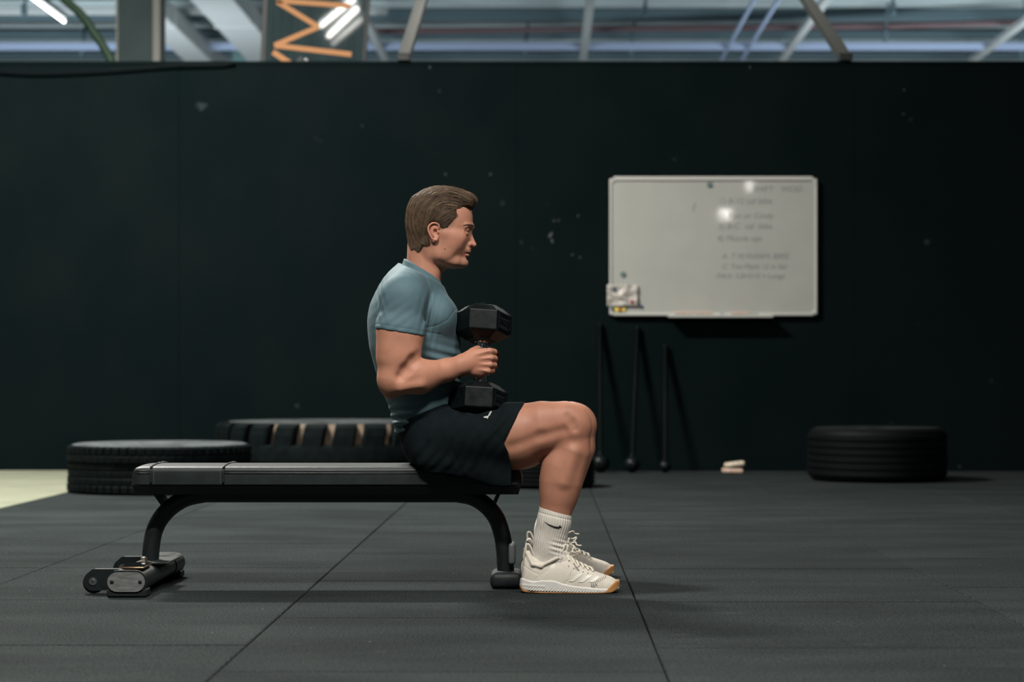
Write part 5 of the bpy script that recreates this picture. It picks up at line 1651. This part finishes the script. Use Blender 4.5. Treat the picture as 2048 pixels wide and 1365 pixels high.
def shoe():
    F = Field((-.094, SY - .062, -.006), (.242, SY + .062, .150), .0017)
    UP = [(1043, 1140, 1168, .014), (1045, 1128, 1168, .024), (1050, 1108, 1168, .031), (1058, 1103, 1168, .035), (1068, 1110, 1168, .038), (1080, 1113, 1168, .0390), (1100, 1113, 1170, .0395), (1118, 1111, 1172, .0405), (1134, 1112, 1174, .042),
          (1150, 1124, 1176, .044), (1170, 1135, 1178, .047), (1190, 1143, 1180, .0485), (1208, 1149, 1180, .046), (1222, 1154, 1180, .0415), (1232, 1160, 1178, .033), (1238, 1165, 1176, .022)]
    F.add(loftx(UP, 2.4), .003)
    Pn = lambda px, py, dy=0: np.array(W(px, py, SY)) + np.array([0, dy, 0])
    F.add(ell(Pn(1085, 1102), (.0370, .0285, .0400), rotXZ(-4)), .003, 's')                      # opening
    F.add(cone(Pn(1124, 1114, -.026), Pn(1112, 1116, -.030), .0032, .0050), .006)
    F.add(cone(Pn(1112, 1116, -.030), Pn(1082, 1131, -.0345), .0050, .0052), .006)                 # padded rim
    F.add(cone(Pn(1082, 1132, -.034), Pn(1066, 1128, -.033), .0052, .0052), .006)
    F.add(cone(Pn(1066, 1128, -.033), Pn(1055, 1108, -.016), .0052, .0055), .006)
    for y_ in (.031,):
        F.add(cone(Pn(1112, 1117, y_), Pn(1082, 1130, .034), .0050, .0052), .006); F.add(cone(Pn(1082, 1130, .034), Pn(1055, 1108, .016), .0052, .0055), .006)
    F.add(cone(Pn(1055, 1107, -.016), Pn(1055, 1107, .016), .0058, .0058), .006)
    def dsp(X, Y, Z):
        px = 1090 + X*FPX/6.2; py = 757 - (Z - EYE)*FPX/6.2
        d = 0*X + 0*Y + 0*Z
        for line in ([(1128, 1169), (1145, 1144), (1150, 1140)], [(1070, 1160), (1093, 1143), (1112, 1124), (1118, 1118)], [(1046, 1131), (1060, 1142), (1078, 1150)]):
            L = [((a - 1090)*6.2/FPX, EYE - (b - 757)*6.2/FPX) for a, b in line]
            d = d + .0010*np.exp(-(seg_dist(X, Z, L)/.0016)**2)
        toe = np.clip((px - 1200)/10, 0, 1)
        d = d + toe*.0005*np.sin((px + .8*py)*2.2)
        return d
    F.disp(dsp)
    v, qd = surface_nets(F, 1)
    sh = mesh_obj('shoe', v, qd.astype(np.int32), M['shoe'], man, True)
    # midsole
    MF = Field((-.094, SY - .066, -.006), (.245, SY + .066, .075), .0016)
    def sole(rows):
        xs = [W(r[0], 0, SY).x for r in rows]; zt = [W(0, r[1], 6.19).z for r in rows]; zb_ = [W(0, r[2], 6.19).z for r in rows]; w = [r[3] for r in rows]
        def f(X, Y, Z):
            t, b, ww = [herm(X.ravel(), xs, k)[:, None, None] for k in (zt, zb_, w)]
            zm, zh = (t + b)/2, (t - b)/2
            ax_ = np.abs(Y - SY) - ww; az = np.abs(Z - zm) - zh; r = .004
            return np.maximum(np.minimum(np.maximum(ax_ + r, az + r), 0) + np.sqrt(np.maximum(ax_ + r, 0)**2 + np.maximum(az + r, 0)**2) - r, np.abs(X - (xs[0] + xs[-1])/2) - (xs[-1] - xs[0])/2)
        return f, (xs[0], SY - .06, min(zb_)), (xs[-1], SY + .06, max(zt))
    MF.add(sole([(1040, 1163, 1176, .016), (1044, 1158, 1180, .028), (1052, 1160, 1183, .034), (1066, 1163.5, 1184, .0415), (1085, 1161.5, 1185, .0425), (1105, 1162, 1185.5, .043), (1125, 1168, 1186, .0445), (1150, 1173, 1186.5, .0465), (1180, 1176, 1187, .0515), (1205, 1178, 1187, .0495), (1222, 1178, 1186, .041), (1233, 1176, 1183, .027)]), .002)
    def mdsp(X, Y, Z):
        px = 1090 + X*FPX/6.2; py = 757 - (Z - EYE)*FPX/6.2
        g = np.clip((py - 1172 - (px - 1050)*.055)/2.5, 0, 1)*np.clip((px - 1052)/6, 0, 1)*np.clip((1205 - px)/6, 0, 1)
        return .0011*np.sin((px + 1.1*py)*1.05)*g - .0012*np.exp(-((py - 1171.5 - (px - 1050)*.05)/1.6)**2)*(px < 1090) + 0*Y
    MF.disp(mdsp)
    v, qd = surface_nets(MF, 1)
    mesh_obj('midsole', v, qd.astype(np.int32), M['midsole'], sh, True)
    GF = Field((-.094, SY - .066, -.006), (.250, SY + .066, .075), .0018)
    GF.add(sole([(1039.5, 1171, 1178, .018), (1046, 1176, 1186, .030), (1056, 1181, 1187.5, .035), (1085, 1185, 1188, .0425), (1125, 1185.5, 1188, .0445), (1150, 1185, 1188, .0475), (1180, 1184.5, 1188.5, .0518), (1204, 1183, 1188.5, .0498), (1212, 1180, 1188, .0475), (1222, 1171, 1187, .0430), (1232, 1164, 1182, .0335), (1239, 1163, 1174, .0190)]), .002)
    v, qd = surface_nets(GF, 1)
    mesh_obj('outsole', v, qd.astype(np.int32), M['gum'], sh, True)
    # side panel of shiny knit and the three stripes
    mark(F, [(S5(725, 995), S5(880, 882), S5(1005, 1110), S5(650, 1070)), (S5(880, 882), S5(1095, 975), S5(1010, 1108), S5(940, 995))][:1] + [(S5(880, 882), S5(1090, 965), S5(1060, 1045), S5(1005, 1110))], .0011, M['shoe_knit'], 'knit_panel', sh, 12, 8)
    for qd4 in ((S5(1163, 997), S5(1222, 1000), S5(1108, 1090), S5(1050, 1086)), (S5(1278, 1015), S5(1333, 1021), S5(1220, 1098), S5(1163, 1093)), (S5(1385, 1028), S5(1432, 1040), S5(1340, 1098), S5(1285, 1094))):
        mark(F, [qd4], .0015, M['stripe'], 'stripe', sh, 8, 4)
    sc = []
    for k in range(9):
        u = k/8; a = 1318 + 165*u; b = 1118 - 78*u
        sc.append((S5(a, b - 16), S5(a + 7, b - 14), S5(a + 13, b + 14), S5(a + 6, b + 14)))
    for k in range(7):
        a = 1316 + 11*k; b = 1122 + (k*37 % 23) - 3*k
        sc.append((S5(a, b), S5(a + 6, b + 2), S5(a + 10, b + 24), S5(a + 3, b + 24)))
    mark(F, sc, .0018, M['scuff'], 'scuff', sh, 4, 4)
    # tongue, laces, pull tab
    TF = Field((-.02, SY - .05, .05), (.09, SY + .05, .17), .0016)
    TF.add(cone(Pn(1130, 1090), Pn(1119, 1116), .0065, .0110, .024, .028), .004)
    TF.add(cone(Pn(1119, 1116), Pn(1146, 1128), .011, .008, .028, .024), .006)
    v, qd = surface_nets(TF, 1)
    mesh_obj('tongue', v, qd.astype(np.int32), M['shoe'], sh, True)
    MB().rbox(Vector(Pn(1131, 1098)) - Vector((.0085, .014, .012)), Vector(Pn(1131, 1098)) + Vector((.0085, .014, .014)), .003, 2, Matrix.Rotation(math.radians(12), 3, 'Y')).build('tongue_label', M['lace'], sh, True)
    def top_at(px, dy):
        x = W(px, 0, SY).x; z = .15; 
        for _ in range(60):
            d = F.sample(np.array([[x, SY + dy, z]]))[0]; z -= max(d, 0)*.7
        return np.array([x, SY + dy, z + .002])
    for k in range(6):
        px = 1133 + k*9.6
        for s in (-1, 1):
            w0 = .026 - .0012*k
            pts = [top_at(px + 5, s*w0), top_at(px + 2.5, s*w0*.5) + np.array([0, 0, .004]), top_at(px - 3 if s < 0 else px + 1, -s*w0*.2) + np.array([0, 0, .0055])]
            MB().tube(spline(pts, 5), .0028, 6, up=(0, 0, 1), flat=1.5).build('lace', M['lace'], sh, True)
    for k in range(5):
        px = 1137 + k*9.6; p = top_at(px, -.034); 
        g = F.grad(p[None])[0]
        MB().tube([p - g*.001, p + g*.0006], .0016, 8).build('eyelet', M['scuff'], sh, True)
    kn = Pn(1140, 1112)
    def lc(*pp):
        MB().tube(spline([np.array(W(a, b, SY + c)) for a, b, c in pp], 6), .0026, 6).build('lace', M['lace'], sh, True)
    lc((1136, 1114, 0), (1142, 1104, -.01), (1150, 1106, -.02), (1158, 1103, -.024), (1155, 1109, -.02), (1142, 1114, -.006))
    lc((1138, 1113, 0), (1147, 1120, -.016), (1152, 1131, -.034), (1157, 1136, -.041))
    lc((1138, 1113, 0), (1148, 1094, .008), (1140, 1090, .02), (1150, 1085, .02), (1154, 1091, .015), (1163, 1092, .01))
    MB().tube(spline([Pn(1050, 1131), Pn(1052, 1112), Pn(1052, 1092), Pn(1058, 1090), Pn(1064, 1101), Pn(1066, 1110)], 6), .0030, 8, up=(0, 1, 0), flat=1.0).build('pull_tab', M['lace'], sh, True)
    MB().tube(spline([Pn(1052, 1116), Pn(1045, 1126), Pn(1043.5, 1140), Pn(1044, 1146)], 5), .0022, 8).build('pull_tab', M['lace'], sh, True)
    return sh
shoe_n = shoe()
shoe_f = copy_tree(shoe_n, None, man)
shoe_f.scale = (1, -1, 1)
P_ = leg_points(1)(1092, 1130, 6.235)
shoe_f.location = (.0, (P_[1] - YM) + (SY - YM), 0)
